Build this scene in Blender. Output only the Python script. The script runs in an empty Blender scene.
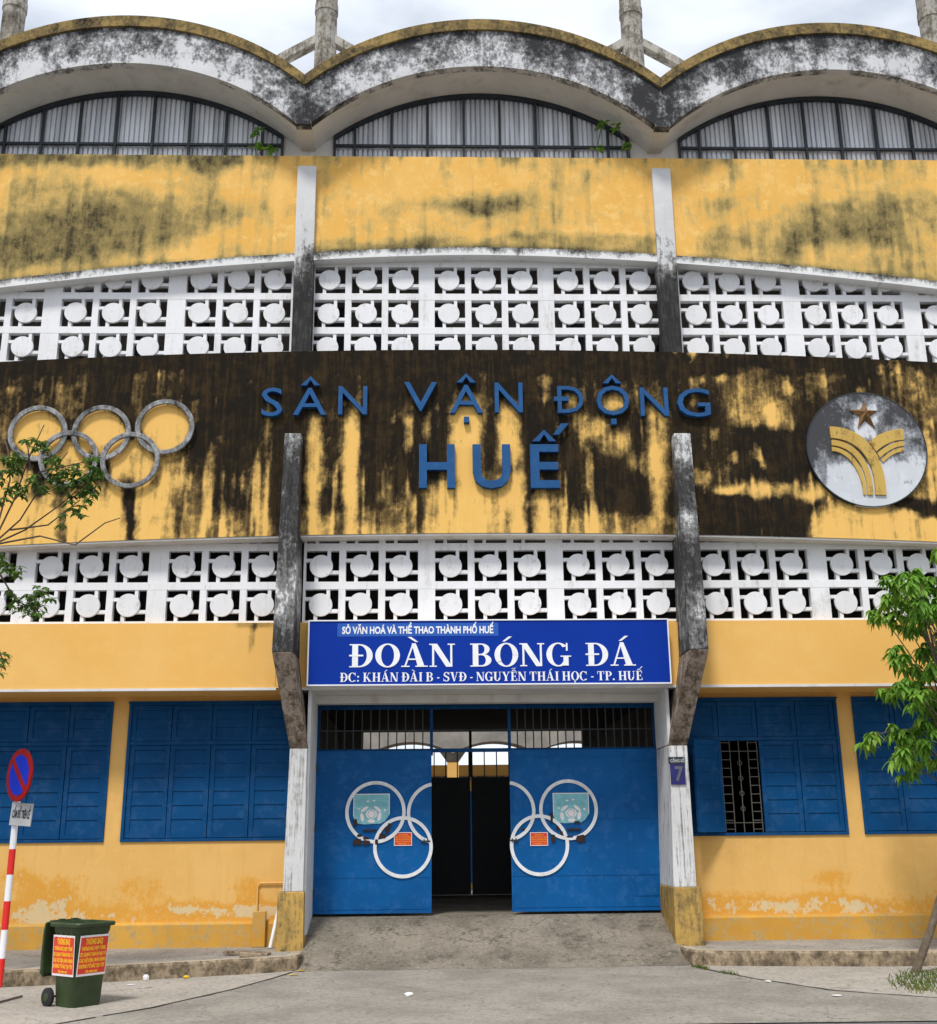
import bpy, bmesh, math, random
from mathutils import Vector, Matrix
R = math.radians
random.seed(7)
scene = bpy.context.scene
COL = scene.collection

# ------------------------------------------------------------------ camera
CAM_F, CAM_PITCH, CAM_YAW, CAM_ROLL = 1125.0, .2808, .0299, -.0104
CAM_X, CAM_Y, CAM_Z = -.8138, -18.6778, 1.6
cd = bpy.data.cameras.new('camera'); cam = bpy.data.objects.new('camera', cd); COL.objects.link(cam)
cd.sensor_fit = 'VERTICAL'; cd.sensor_height = 24.0; cd.lens = 24.0 * CAM_F / 1024.0
cd.clip_start = .1; cd.clip_end = 3000
cam.matrix_world = (Matrix.Translation((CAM_X, CAM_Y, CAM_Z)) @ Matrix.Rotation(-CAM_YAW, 4, 'Z')
                    @ Matrix.Rotation(math.pi/2 + CAM_PITCH, 4, 'X') @ Matrix.Rotation(CAM_ROLL, 4, 'Z'))
scene.camera = cam

# ------------------------------------------------------------------ world
SUN_EL, SUN_AZ = R(58), R(200)      # azimuth: compass style, 180 = behind the camera
w = bpy.data.worlds.new('World'); scene.world = w; w.use_nodes = True
nt = w.node_tree; nt.nodes.clear()
out = nt.nodes.new('ShaderNodeOutputWorld'); bg = nt.nodes.new('ShaderNodeBackground')
sky = nt.nodes.new('ShaderNodeTexSky'); sky.sky_type = 'NISHITA'; sky.sun_disc = False
sky.sun_elevation = SUN_EL; sky.sun_rotation = SUN_AZ; sky.dust_density = 2.0; sky.air_density = 1.0
tc = nt.nodes.new('ShaderNodeTexCoord'); mp = nt.nodes.new('ShaderNodeMapping')
mp.inputs['Scale'].default_value = (1.6, 1.6, 4.0)
nz = nt.nodes.new('ShaderNodeTexNoise'); nz.inputs['Scale'].default_value = 2.2; nz.inputs['Detail'].default_value = 7
rp = nt.nodes.new('ShaderNodeMapRange'); rp.interpolation_type = 'SMOOTHSTEP'
rp.inputs['From Min'].default_value = .30; rp.inputs['From Max'].default_value = .56
rp.inputs['To Min'].default_value = .50; rp.inputs['To Max'].default_value = 1.0
mx = nt.nodes.new('ShaderNodeMix'); mx.data_type = 'RGBA'
mx.inputs['B'].default_value = (8.0, 8.5, 9.3, 1)
nt.links.new(tc.outputs['Generated'], mp.inputs[0]); nt.links.new(mp.outputs[0], nz.inputs['Vector'])
nt.links.new(nz.outputs['Fac'], rp.inputs['Value']); nt.links.new(rp.outputs[0], mx.inputs['Factor'])
nt.links.new(sky.outputs[0], mx.inputs['A']); nt.links.new(mx.outputs['Result'], bg.inputs[0])
bg.inputs[1].default_value = .082
nt.links.new(bg.outputs[0], out.inputs[0])

sd = bpy.data.lights.new('sun', 'SUN'); sun = bpy.data.objects.new('sun', sd); COL.objects.link(sun)
sd.energy = 2.0; sd.angle = R(10); sd.color = (1, .965, .91)
d = Vector((math.sin(SUN_AZ)*math.cos(SUN_EL), math.cos(SUN_AZ)*math.cos(SUN_EL), math.sin(SUN_EL)))
sun.rotation_euler = d.to_track_quat('Z', 'Y').to_euler(); sun.location = (0, -30, 40)
scene.view_settings.view_transform = 'Standard'; scene.view_settings.look = 'None'
scene.view_settings.exposure = 0.62; scene.view_settings.gamma = 1.0
scene.view_settings.use_curve_mapping = False

# ------------------------------------------------------------------ pixel -> point on a real plane (used to read sizes off the photo)
def ray(u, v):
    a, b = u-468.5, v-512
    cr, sr = math.cos(CAM_ROLL), math.sin(CAM_ROLL)
    a, b = cr*a+sr*b, -sr*a+cr*b
    X = a/CAM_F; U = -b/CAM_F
    cp, sp = math.cos(CAM_PITCH), math.sin(CAM_PITCH)
    Y = cp-sp*U; Z = sp+cp*U
    cy, sy = math.cos(CAM_YAW), math.sin(CAM_YAW)
    return Vector((cy*X+sy*Y, -sy*X+cy*Y, Z))
def at(u, v, Y):
    r = ray(u, v); t = (Y-CAM_Y)/r.y; return Vector((CAM_X, CAM_Y, CAM_Z)) + r*t
def atz(u, v, z):
    r = ray(u, v); t = (z-CAM_Z)/r.z; return Vector((CAM_X, CAM_Y, CAM_Z)) + r*t

# ------------------------------------------------------------------ mesh builder
class MB:
    def __init__(s): s.v = []; s.f = []; s.a = None
    def add(s, vs, fs):
        n = len(s.v); s.v += [tuple(p) for p in vs]; s.f += [tuple(i+n for i in f) for f in fs]
        return s
    def box(s, x0, x1, y0, y1, z0, z1):
        x0, x1 = sorted((x0, x1)); y0, y1 = sorted((y0, y1)); z0, z1 = sorted((z0, z1))
        return s.add([(x0,y0,z0),(x1,y0,z0),(x1,y1,z0),(x0,y1,z0),(x0,y0,z1),(x1,y0,z1),(x1,y1,z1),(x0,y1,z1)],
              [(0,3,2,1),(4,5,6,7),(0,1,5,4),(1,2,6,5),(2,3,7,6),(3,0,4,7)])
    def hexa(s, bot, top):
        return s.add(list(bot)+list(top), [(0,3,2,1),(4,5,6,7),(0,1,5,4),(1,2,6,5),(2,3,7,6),(3,0,4,7)])
    def prism(s, poly, y0, y1):          # poly of (x,z), counter-clockwise seen from -Y
        n = len(poly)
        vs = [(x,y0,z) for x,z in poly]+[(x,y1,z) for x,z in poly]
        fs = [tuple(range(n)), tuple(range(2*n-1,n-1,-1))]
        fs += [(i,i+n,(i+1)%n+n,(i+1)%n) for i in range(n)]
        return s.add(vs, fs)
    def strip(s, a, b, y0, y1):          # between lower curve a and upper curve b (lists of (x,z)), solid
        n = len(a); vs = []
        for (x,z),(X,Z) in zip(a,b): vs += [(x,y0,z),(X,y0,Z),(x,y1,z),(X,y1,Z)]
        fs = []
        for i in range(n-1):
            p=4*i; q=p+4
            fs += [(p,q,q+1,p+1),(p+2,p+3,q+3,q+2),(p,p+2,q+2,q),(p+1,q+1,q+3,p+3)]
        fs += [(0,1,3,2),(4*n-4,4*n-2,4*n-1,4*n-3)]
        return s.add(vs, fs)
    def flat(s, poly, z0, z1):           # horizontal polygon (x,y) extruded in z
        n=len(poly)
        vs=[(x,y,z1) for x,y in poly]+[(x,y,z0) for x,y in poly]
        fs=[tuple(range(n)),tuple(range(2*n-1,n-1,-1))]+[(i,i+n,(i+1)%n+n,(i+1)%n) for i in range(n)]
        return s.add(vs,fs)
    def tube(s, pts, r, n=8, caps=True):
        pts=[Vector(p) for p in pts]; rs = r if isinstance(r,(list,tuple)) else [r]*len(pts)
        base=len(s.v); a=None
        for i,p in enumerate(pts):
            t=(pts[min(i+1,len(pts)-1)]-pts[max(i-1,0)]).normalized()
            if a is None:
                up=Vector((0,0,1)) if abs(t.z)<.9 else Vector((1,0,0)); a=t.cross(up).normalized()
            else: a=(a-t*a.dot(t)).normalized()
            b=t.cross(a)
            for k in range(n):
                th=2*math.pi*k/n; s.v.append(tuple(p+(a*math.cos(th)+b*math.sin(th))*rs[i]))
        for i in range(len(pts)-1):
            for k in range(n):
                a=base+i*n+k; b=base+i*n+(k+1)%n
                s.f.append((a,b,b+n,a+n))
        if caps:
            s.f.append(tuple(base+k for k in range(n))[::-1]); e=base+(len(pts)-1)*n
            s.f.append(tuple(e+k for k in range(n)))
        return s
    def ring(s, cx, cz, r0, r1, y0, y1, a0=0, a1=2*math.pi, n=64):   # annulus facing -Y
        full = abs(a1-a0-2*math.pi)<1e-6; m = n if full else n+1; base=len(s.v)
        for i in range(m):
            t=a0+(a1-a0)*i/n; c,q=math.cos(t),math.sin(t)
            s.v += [(cx+r0*c,y0,cz+r0*q),(cx+r1*c,y0,cz+r1*q),(cx+r1*c,y1,cz+r1*q),(cx+r0*c,y1,cz+r0*q)]
        for i in range(n):
            j=(i+1)%m
            if not full and i==n: break
            for k in range(4):
                s.f.append((base+4*i+k,base+4*j+k,base+4*j+(k+1)%4,base+4*i+(k+1)%4)[::-1])
        if not full:
            s.f += [(base,base+1,base+2,base+3),(base+4*n+3,base+4*n+2,base+4*n+1,base+4*n)]
        return s
    def disc(s, cx, cz, r, y0, y1, n=28):
        return s.prism([(cx+r*math.cos(2*math.pi*i/n), cz+r*math.sin(2*math.pi*i/n)) for i in range(n)], y0, y1)
    def xf(s, M, start=0):
        s.v=[tuple(M @ Vector(p)) if i>=start else p for i,p in enumerate(s.v)]; return s
    def grid(s, xs, zfa, zfb, nz_, y):    # dense front sheet for wear maps
        base=len(s.v); n=nz_+1
        for x in xs:
            a,b=zfa(x),zfb(x)
            for k in range(n): s.v.append((x,y,a+(b-a)*k/nz_))
        for i in range(len(xs)-1):
            for k in range(nz_):
                p=base+i*n+k; s.f.append((p,p+n,p+n+1,p+1))
        return s

def worldloc(o):
    l = Vector(o.location)
    while o.parent: o = o.parent; l += Vector(o.location)
    return l
def obj(name, mb, m, parent=None, loc=None, stain=None, smooth=False, bevel=0):
    me = bpy.data.meshes.new(name); 
    off = worldloc(parent) if parent else (Vector(loc) if loc else Vector((0,0,0)))
    if stain is not None: sv = [stain(*p) for p in mb.v]
    me.from_pydata([tuple(Vector(p)-off) for p in mb.v], [], mb.f); me.update()
    if stain is not None:
        at_ = me.attributes.new('stain', 'FLOAT', 'POINT'); at_.data.foreach_set('value', sv)
    if isinstance(m,(list,tuple)):
        for k in m: me.materials.append(k)
    else: me.materials.append(m)
    o = bpy.data.objects.new(name, me); COL.objects.link(o)
    if parent: o.parent = parent
    elif loc: o.location = loc
    bm = bmesh.new(); bm.from_mesh(me); bmesh.ops.recalc_face_normals(bm, faces=bm.faces); bm.to_mesh(me); bm.free()
    if smooth:
        for p in me.polygons: p.use_smooth = True
        try:
            me.set_sharp_from_angle(angle=R(35))
        except Exception: pass
    if bevel:
        b = o.modifiers.new('bevel','BEVEL'); b.width=bevel; b.segments=2; b.limit_method='ANGLE'; b.angle_limit=R(40)
    return o
def tag(o, label=None, cat=None, group=None, kind=None):
    if label: o['label']=label
    if cat: o['category']=cat
    if group: o['group']=group
    if kind: o['kind']=kind
    return o
def thing(name, label, cat, loc, group=None):
    o=bpy.data.objects.new(name,None); COL.objects.link(o); o.location=loc; o.empty_display_size=.3
    return tag(o,label,cat,group)

# ------------------------------------------------------------------ materials
class NT:
    def __init__(s, name):
        s.m=bpy.data.materials.new(name); s.m.use_nodes=True; s.t=s.m.node_tree; s.t.nodes.clear()
        s.o=s.t.nodes.new('ShaderNodeOutputMaterial'); s.b=s.t.nodes.new('ShaderNodeBsdfPrincipled')
        s.t.links.new(s.b.outputs[0], s.o.inputs[0])
        s.geo=s.t.nodes.new('ShaderNodeNewGeometry')
    def pos(s, sc=(1,1,1), off=(0,0,0)):
        n=s.t.nodes.new('ShaderNodeMapping'); n.inputs['Scale'].default_value=sc; n.inputs['Location'].default_value=off
        s.t.links.new(s.geo.outputs['Position'], n.inputs[0]); return n.outputs[0]
    def noise(s, scale, sc=(1,1,1), detail=6, rough=.6, off=(0,0,0), dist=0):
        n=s.t.nodes.new('ShaderNodeTexNoise'); n.inputs['Scale'].default_value=scale
        n.inputs['Detail'].default_value=detail; n.inputs['Roughness'].default_value=rough
        n.inputs['Distortion'].default_value=dist
        s.t.links.new(s.pos(sc,off), n.inputs['Vector']); return n.outputs['Fac']
    def math(s, op, a, b=0.0, c=0.0):
        n=s.t.nodes.new('ShaderNodeMath'); n.operation=op
        for i,x in enumerate((a,b,c)):
            if isinstance(x,(int,float)): n.inputs[i].default_value=x
            else: s.t.links.new(x,n.inputs[i])
        return n.outputs[0]
    def step(s, v, a, b, lo=0., hi=1.):
        n=s.t.nodes.new('ShaderNodeMapRange'); n.interpolation_type='SMOOTHSTEP'
        n.inputs['From Min'].default_value=a; n.inputs['From Max'].default_value=b
        n.inputs['To Min'].default_value=lo; n.inputs['To Max'].default_value=hi
        s.t.links.new(v,n.inputs['Value']); return n.outputs[0]
    def mix(s, f, a, b):
        n=s.t.nodes.new('ShaderNodeMix'); n.data_type='RGBA'
        for k,x in (('Factor',f),('A',a),('B',b)):
            if isinstance(x,(int,float)): n.inputs[k].default_value=x
            elif isinstance(x,tuple): n.inputs[k].default_value=(*x,1) if len(x)==3 else x
            else: s.t.links.new(x,n.inputs[k])
        return n.outputs['Result']
    def attr(s, name='stain'):
        n=s.t.nodes.new('ShaderNodeAttribute'); n.attribute_name=name; return n.outputs['Fac']
    def color(s,c):
        if isinstance(c,tuple): s.b.inputs['Base Color'].default_value=(*c,1)
        else: s.t.links.new(c,s.b.inputs['Base Color'])
    def bump(s,h,strength=.3,dist=.01):
        n=s.t.nodes.new('ShaderNodeBump'); n.inputs['Strength'].default_value=strength; n.inputs['Distance'].default_value=dist
        s.t.links.new(h,n.inputs['Height']); s.t.links.new(n.outputs[0],s.b.inputs['Normal'])
    def set(s,**k):
        for a,v in k.items():
            s.b.inputs[a.replace('_',' ')].default_value=v
def weathered(name, base, base2, mid, dark, dark2=None, bias=0.0, streak=.2, fine=.2, e1=(.40,.54), e2=(.60,.78),
              rough=.9, bump=.35, streak_sc=(7,7,.8), seed=0, fsc=5.0, spec=.08, wash=.35, tint=None, mid2=None, em=(.38,.54)):
    n=NT(name); o=(seed*3.1,seed*1.7,seed*2.3)
    def sg(v,k=8.5): return n.math('MULTIPLY',n.math('SUBTRACT',v,.5),k)
    big=n.noise(.8,detail=5,off=o,dist=.4)
    st=n.noise(1.0,sc=streak_sc,detail=8,rough=.7,off=o,dist=.3)
    st2=n.noise(1.0,sc=tuple(x*2.6 if i<2 else x*2.2 for i,x in enumerate(streak_sc)),detail=7,rough=.7,off=(o[2],o[0],o[1]),dist=.8)
    fi=n.noise(fsc,detail=12,rough=.74,off=o); pk=n.noise(15,sc=(1.25,1.25,.8),detail=10,rough=.78,off=o); vf=n.noise(60,detail=4,rough=.6)
    t=n.math('ADD', n.attr(), bias)
    t=n.math('ADD', t, n.math('MULTIPLY',sg(st),streak)); t=n.math('ADD', t, n.math('MULTIPLY',sg(st2),streak*.35))
    t=n.math('ADD', t, n.math('MULTIPLY',sg(fi),fine)); t=n.math('ADD', t, n.math('MULTIPLY',sg(pk),fine*.62))
    c=n.mix(n.step(big,.35,.65), base, base2)
    pale=tuple(min(.86,x*1.10+.03) for x in base)
    c=n.mix(n.math('MULTIPLY',n.step(fi,.50,.60),wash), c, pale)
    c=n.mix(n.math('MULTIPLY',n.step(st,.50,.68),wash*.6), c, tuple(x*.80 for x in base))
    if tint: c=n.mix(n.step(n.noise(3.2,detail=12,rough=.72,off=(9,3,seed)),.555,.59), c, tint)
    c=n.mix(n.math('MULTIPLY',n.step(t,*e1),.9), c, mid)
    if mid2: c=n.mix(n.math('MULTIPLY',n.step(t,*em),.95), c, mid2)
    dk=n.mix(n.step(n.math('ADD',n.math('MULTIPLY',fi,.5),n.math('MULTIPLY',st2,.5)),.46,.60), dark, dark2 or dark)
    c=n.mix(n.math('MULTIPLY',n.step(t,*e2),.98), c, dk)
    n.color(c); n.set(Roughness=rough); n.b.inputs['Specular IOR Level'].default_value=spec
    h=n.math('ADD',n.math('MULTIPLY',fi,.6),n.math('MULTIPLY',pk,.4)); n.bump(h,bump,.012)
    return n.m
def plain(name, c, rough=.6, var=.12, scale=6, metal=0, spec=.4, bump=.1, dirt=None):
    n=NT(name); f=n.noise(scale,detail=7,rough=.65)
    a=tuple(x*(1-var) for x in c); b=tuple(min(1,x*(1+var)) for x in c)
    k=n.mix(n.step(f,.3,.7),a,b)
    if dirt: k=n.mix(n.math('MULTIPLY',n.step(n.noise(2.3,sc=(1,1,.5),detail=9,rough=.7),.48,.72),.6),k,dirt)
    n.color(k); n.set(Roughness=rough,Metallic=metal); n.b.inputs['Specular IOR Level'].default_value=spec
    if bump: n.bump(n.noise(scale*6,detail=4),bump,.004)
    return n.m

YEL=(.80,.48,.14); YEL2=(.76,.42,.10); OCH=(.36,.235,.07); OLV=(.20,.155,.055); BLK=(.012,.010,.008); BRN=(.040,.026,.013)
M={}
M['yellow_top']=weathered('yellow_paint_upper',YEL,(.76,.43,.105),(.52,.36,.125),(.105,.085,.042),(.05,.042,.025),mid2=(.28,.215,.085),em=(.38,.64),streak=.055,fine=.095,e1=(.14,.44),e2=(.60,.92),seed=1,tint=(.82,.52,.17),streak_sc=(4.2,4.2,.7),wash=.5)
M['yellow_band']=weathered('yellow_paint_band',YEL,(.80,.49,.14),(.50,.32,.10),BLK,(.038,.025,.012),mid2=(.150,.100,.040),em=(.33,.56),streak=.07,fine=.09,e1=(.20,.40),e2=(.48,.74),seed=2,streak_sc=(5,5,.42),fsc=4)
M['yellow_low']=weathered('yellow_paint_spandrel',(.80,.475,.15),(.78,.445,.125),(.50,.31,.09),(.06,.045,.025),streak=.04,fine=.05,e1=(.28,.8),e2=(.5,.9),seed=3,bump=.15,wash=.2)
M['yellow_wall']=weathered('yellow_paint_wall',(.68,.40,.12),(.73,.44,.145),(.66,.315,.045),(.66,.50,.27),(.60,.48,.30),streak=.03,fine=.14,e1=(.26,.58),e2=(.66,.70),seed=4,wash=.4,bump=.3)
M['yellow_plinth']=weathered('yellow_paint_plinth',(.62,.34,.065),(.54,.28,.05),(.40,.30,.14),(.30,.26,.19),(.10,.085,.06),bias=.40,streak=.03,fine=.16,e1=(.34,.62),e2=(.60,.85),seed=5)
M['yellow_base']=weathered('yellow_paint_base',(.50,.32,.09),(.42,.27,.08),(.24,.165,.065),(.06,.048,.028),bias=.48,streak=.12,fine=.13,e1=(.34,.60),e2=(.54,.8),seed=6,streak_sc=(9,9,1.3))
M['rim']=weathered('yellow_rim',(.34,.235,.09),(.27,.19,.075),(.11,.085,.045),(.02,.018,.014),bias=.46,streak=.06,fine=.16,e1=(.30,.56),e2=(.50,.75),seed=7,fsc=3,streak_sc=(3,3,1))
M['screen']=weathered('white_paint_screen',(.80,.80,.82),(.74,.74,.75),(.52,.51,.48),(.20,.19,.17),bias=.25,streak=.11,fine=.11,e1=(.26,.62),e2=(.46,.85),seed=8,bump=.2)
M['disc']=weathered('white_paint_disc',(.78,.78,.80),(.70,.70,.71),(.46,.44,.40),(.20,.19,.16),bias=.29,streak=.06,fine=.12,e1=(.30,.6),e2=(.48,.85),seed=9,bump=.2)
M['fascia']=weathered('white_fascia_stained',(.66,.66,.67),(.56,.56,.57),(.20,.20,.205),(.035,.035,.038),bias=.49,streak=.10,fine=.16,e1=(.30,.52),e2=(.42,.72),seed=10,streak_sc=(1.6,1.6,1.1),fsc=2.2)
M['fin']=weathered('blackened_concrete_fin',(.62,.62,.62),(.55,.55,.55),(.15,.148,.145),(.028,.027,.027),(.060,.058,.056),bias=.0,streak=.08,fine=.12,e1=(.28,.46),e2=(.42,.66),seed=11,streak_sc=(9,9,1.1),fsc=4)
M['column']=weathered('white_column_streaked',(.64,.64,.64),(.56,.56,.56),(.26,.25,.235),(.05,.045,.04),bias=.31,streak=.15,fine=.08,e1=(.30,.52),e2=(.48,.75),seed=12,streak_sc=(18,18,.8))
M['knee']=weathered('stained_knee_concrete',(.33,.27,.22),(.26,.21,.17),(.12,.09,.065),(.03,.025,.02),bias=.42,streak=.08,fine=.16,e1=(.30,.52),e2=(.48,.72),seed=13)
M['soffit']=plain('off_white_soffit',(.66,.64,.61),.9,.07,1.2,bump=.1,dirt=(.42,.38,.33))
M['jamb']=plain('white_jamb_paint',(.66,.66,.66),.9,.06,3,dirt=(.45,.44,.42))
M['ledge']=weathered('ledge_white_grey',(.74,.74,.74),(.68,.68,.68),(.30,.30,.29),(.045,.045,.04),streak=.05,fine=.15,e1=(.30,.52),e2=(.46,.72),seed=14,fsc=3)
M['concrete_dark']=weathered('old_concrete_post',(.42,.40,.36),(.34,.32,.28),(.17,.15,.12),(.05,.045,.035),bias=.42,streak=.10,fine=.15,e1=(.30,.50),e2=(.46,.75),seed=21,streak_sc=(6,6,.9),fsc=3)
M['blue']=weathered('blue_shutter_paint',(.001,.058,.178),(.001,.047,.145),(.006,.026,.07),(.006,.014,.03),bias=.12,streak=.08,fine=.09,rough=.6,bump=.10,seed=15,e1=(.24,.6),spec=.12)
M['blue_gate']=weathered('blue_gate_paint',(.001,.094,.30),(.001,.074,.24),(.006,.045,.125),(.045,.075,.10),bias=.17,streak=.07,fine=.08,rough=.55,bump=.06,seed=16,e1=(.24,.6),spec=.15)
M['blue_letter']=weathered('blue_letter_paint',(.014,.085,.24),(.016,.075,.20),(.02,.05,.11),(.02,.03,.05),bias=.12,streak=.08,fine=.10,rough=.6,seed=17,e1=(.3,.6),spec=.15)
M['grille']=plain('dull_grille_metal',(.085,.08,.065),.7,.2)
M['black_metal']=plain('black_metal',(.012,.013,.015),.5,.2)
M['frame']=plain('dark_blue_grey_frame',(.022,.028,.036),.5,.2)
M['white']=plain('white_sign_paint',(.80,.81,.84),.6,.04)
M['white_ring']=plain('white_ring_paint',(.70,.71,.72),.6,.10,8,dirt=(.45,.43,.40))
M['sign_blue']=plain('sign_blue',(.001,.031,.30),.5,.04,2,bump=0,spec=.12)
M['sign_pale_blue']=plain('sign_strip_blue',(.01,.09,.42),.35,.05,bump=0)
M['galv']=plain('grey_sheet_metal',(.42,.43,.44),.5,.1)
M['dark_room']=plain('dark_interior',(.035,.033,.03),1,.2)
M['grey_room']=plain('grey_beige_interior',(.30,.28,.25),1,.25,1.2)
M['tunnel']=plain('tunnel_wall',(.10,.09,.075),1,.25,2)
M['ring_grey']=weathered('grey_ring_metal',(.42,.42,.43),(.34,.34,.35),(.16,.16,.16),(.03,.03,.03),bias=.47,streak=.06,fine=.12,e1=(.30,.50),e2=(.46,.7),seed=18,rough=.7)
M['emblem']=weathered('emblem_disc_paint',(.62,.64,.68),(.56,.58,.62),(.22,.23,.25),(.06,.06,.065),streak=.08,fine=.13,e1=(.32,.56),e2=(.50,.80),seed=19,streak_sc=(5,5,1.5))
M['emblem_yel']=weathered('emblem_relief_yellow',(.55,.37,.10),(.48,.31,.085),(.22,.14,.05),BLK,bias=.28,streak=.08,fine=.15,e1=(.32,.54),e2=(.50,.75),seed=20)
M['star']=plain('bronze_star',(.17,.09,.035),.8,.4,9)
M['bin']=plain('green_bin_plastic',(.028,.050,.016),.42,.25,5,dirt=(.035,.04,.02))
M['rubber']=plain('black_rubber',(.015,.015,.016),.7,.2)
M['red_poster']=plain('red_poster',(.62,.045,.02),.5,.08,bump=0)
M['poster_yel']=plain('poster_yellow_ink',(.85,.42,.02),.5,.04,bump=0)
M['poster_white']=plain('poster_white_edge',(.75,.70,.70),.5,.05,bump=0)
M['teal']=plain('pale_teal_poster',(.20,.47,.52),.5,.15,9,bump=0)
M['teal_dark']=plain('teal_ink',(.09,.28,.33),.5,.1,bump=0)
M['rust']=plain('rust_patch',(.035,.018,.014),.9,.3,20)
M['sign_red']=plain('traffic_red',(.30,.008,.010),.6,.1,spec=.08)
M['pole_red']=plain('pole_red',(.70,.02,.015),.5,.05)
M['sign_bl']=plain('traffic_blue',(.006,.03,.50),.6,.05,spec=.08)
M['plate_blue']=plain('number_plate_blue',(.012,.012,.11),.5,.15)
M['plate_ink']=plain('number_plate_ink',(.10,.095,.12),.6,.1)
M['bark']=plain('tree_bark',(.13,.10,.07),.95,.3,14,bump=.5)
M['twig']=plain('twig_bark',(.10,.075,.06),.95,.3,14)
def leafmat(name,a,b,c):
    n=NT(name); f=n.noise(9,detail=3); g=n.noise(1.6,detail=3)
    k=n.mix(n.step(f,.35,.65),a,b); k=n.mix(n.math('MULTIPLY',n.step(g,.5,.68),.7),k,c); n.color(k)
    n.set(Roughness=.5); n.b.inputs['Specular IOR Level'].default_value=.3
    tr=n.t.nodes.new('ShaderNodeBsdfTranslucent'); n.t.links.new(k,tr.inputs[0])
    ms=n.t.nodes.new('ShaderNodeMixShader'); ms.inputs[0].default_value=.35
    n.t.links.new(n.b.outputs[0],ms.inputs[1]); n.t.links.new(tr.outputs[0],ms.inputs[2]); n.t.links.new(ms.outputs[0],n.o.inputs[0])
    return n.m
M['leaf_r']=leafmat('broad_leaf_green',(.09,.23,.022),(.20,.40,.045),(.34,.50,.07))
M['leaf_l']=leafmat('small_leaf_green',(.05,.12,.02),(.10,.20,.035),(.16,.26,.05))
M['grass']=leafmat('grass_green',(.08,.12,.02),(.13,.18,.035),(.25,.25,.07))
M['leaf_y']=plain('fallen_leaf_yellow',(.75,.48,.03),.7,.15)
M['paper']=plain('white_litter_paper',(.75,.75,.74),.8,.05)
def corr():
    n=NT('corrugated_sheet'); f=n.noise(1.2,sc=(4,1,.3),detail=5)
    n.color(n.mix(n.step(f,.42,.60),(.74,.76,.80),(.50,.52,.56))); n.set(Roughness=.45,Metallic=.0); return n.m
M['corr']=corr()
def ground(name,a,b,c,seed=0,crack=True,blot=.5):
    n=NT(name); f=n.noise(1.1,detail=8,rough=.62,off=(seed,0,0)); g=n.noise(55,detail=6,rough=.75); h=n.noise(5,detail=8,rough=.7); sp=n.noise(19,detail=5,rough=.6,off=(2,2,seed)); cr=n.noise(2.4,detail=10,rough=.75,off=(seed,5,1))
    k=n.mix(n.step(f,.36,.62),a,b); k=n.mix(n.math('MULTIPLY',n.step(h,.52,.70),blot),k,c)
    k=n.mix(n.math('MULTIPLY',n.step(g,.52,.66),.55),k,tuple(x*.45 for x in a))
    k=n.mix(n.math('MULTIPLY',n.step(g,.30,.44,1,0),.4),k,tuple(min(1,x*1.7) for x in b))
    k=n.mix(n.math('MULTIPLY',n.step(sp,.57,.64),.55),k,tuple(x*.42 for x in a)); k=n.mix(n.math('MULTIPLY',n.step(sp,.35,.42,1,0),.4),k,tuple(min(1,x*1.55) for x in b))
    vo=n.t.nodes.new('ShaderNodeTexVoronoi'); vo.feature='DISTANCE_TO_EDGE'; vo.inputs['Scale'].default_value=.85
    wv=n.t.nodes.new('ShaderNodeVectorMath'); wv.operation='MULTIPLY_ADD'; nn=n.t.nodes.new('ShaderNodeTexNoise'); nn.inputs['Scale'].default_value=2.5; nn.inputs['Detail'].default_value=8
    n.t.links.new(n.geo.outputs['Position'],nn.inputs['Vector']); n.t.links.new(nn.outputs['Color'],wv.inputs[0]); wv.inputs[1].default_value=(.7,.7,.7); n.t.links.new(n.geo.outputs['Position'],wv.inputs[2])
    n.t.links.new(wv.outputs[0],vo.inputs['Vector'])
    ck=n.math('MULTIPLY',n.step(vo.outputs['Distance'],.002,.010,1,0),n.step(f,.47,.60))
    k=n.mix(n.math('MULTIPLY',ck,.6 if crack else 0.0),k,tuple(x*.35 for x in c))
    k=n.mix(n.math('MULTIPLY',n.step(cr,.56,.62),blot*.7),k,tuple(x*.80 for x in c))
    n.color(k); n.set(Roughness=.92); n.b.inputs['Specular IOR Level'].default_value=.2
    n.bump(n.math('ADD',g,n.math('MULTIPLY',h,.6)),.5,.012); return n.m
M['forecourt']=ground('worn_asphalt_forecourt',(.235,.215,.185),(.315,.29,.25),(.18,.162,.138))
M['road']=ground('road_asphalt',(.13,.13,.125),(.17,.165,.155),(.10,.10,.095),4)
M['apron']=ground('pale_concrete_apron',(.34,.31,.27),(.41,.37,.32),(.23,.21,.18),8)
M['pave']=ground('pavement_concrete',(.27,.25,.22),(.36,.33,.29),(.17,.155,.13),12,blot=.7)
M['kerb']=weathered('kerb_concrete',(.36,.28,.19),(.30,.235,.155),(.17,.13,.085),(.055,.045,.03),(.09,.072,.05),bias=.45,streak=.08,fine=.17,e1=(.28,.52),e2=(.46,.70),seed=30,fsc=4,streak_sc=(5,5,2))
M['kerb_top']=ground('kerb_top_concrete',(.46,.39,.30),(.40,.34,.26),(.26,.22,.17),18,blot=.5)
M['ramp']=ground('stained_ramp_concrete',(.155,.135,.105),(.245,.215,.17),(.085,.074,.058),20,blot=.9)
M['seam']=plain('dark_joint',(.04,.038,.035),.95,.3)

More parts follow.
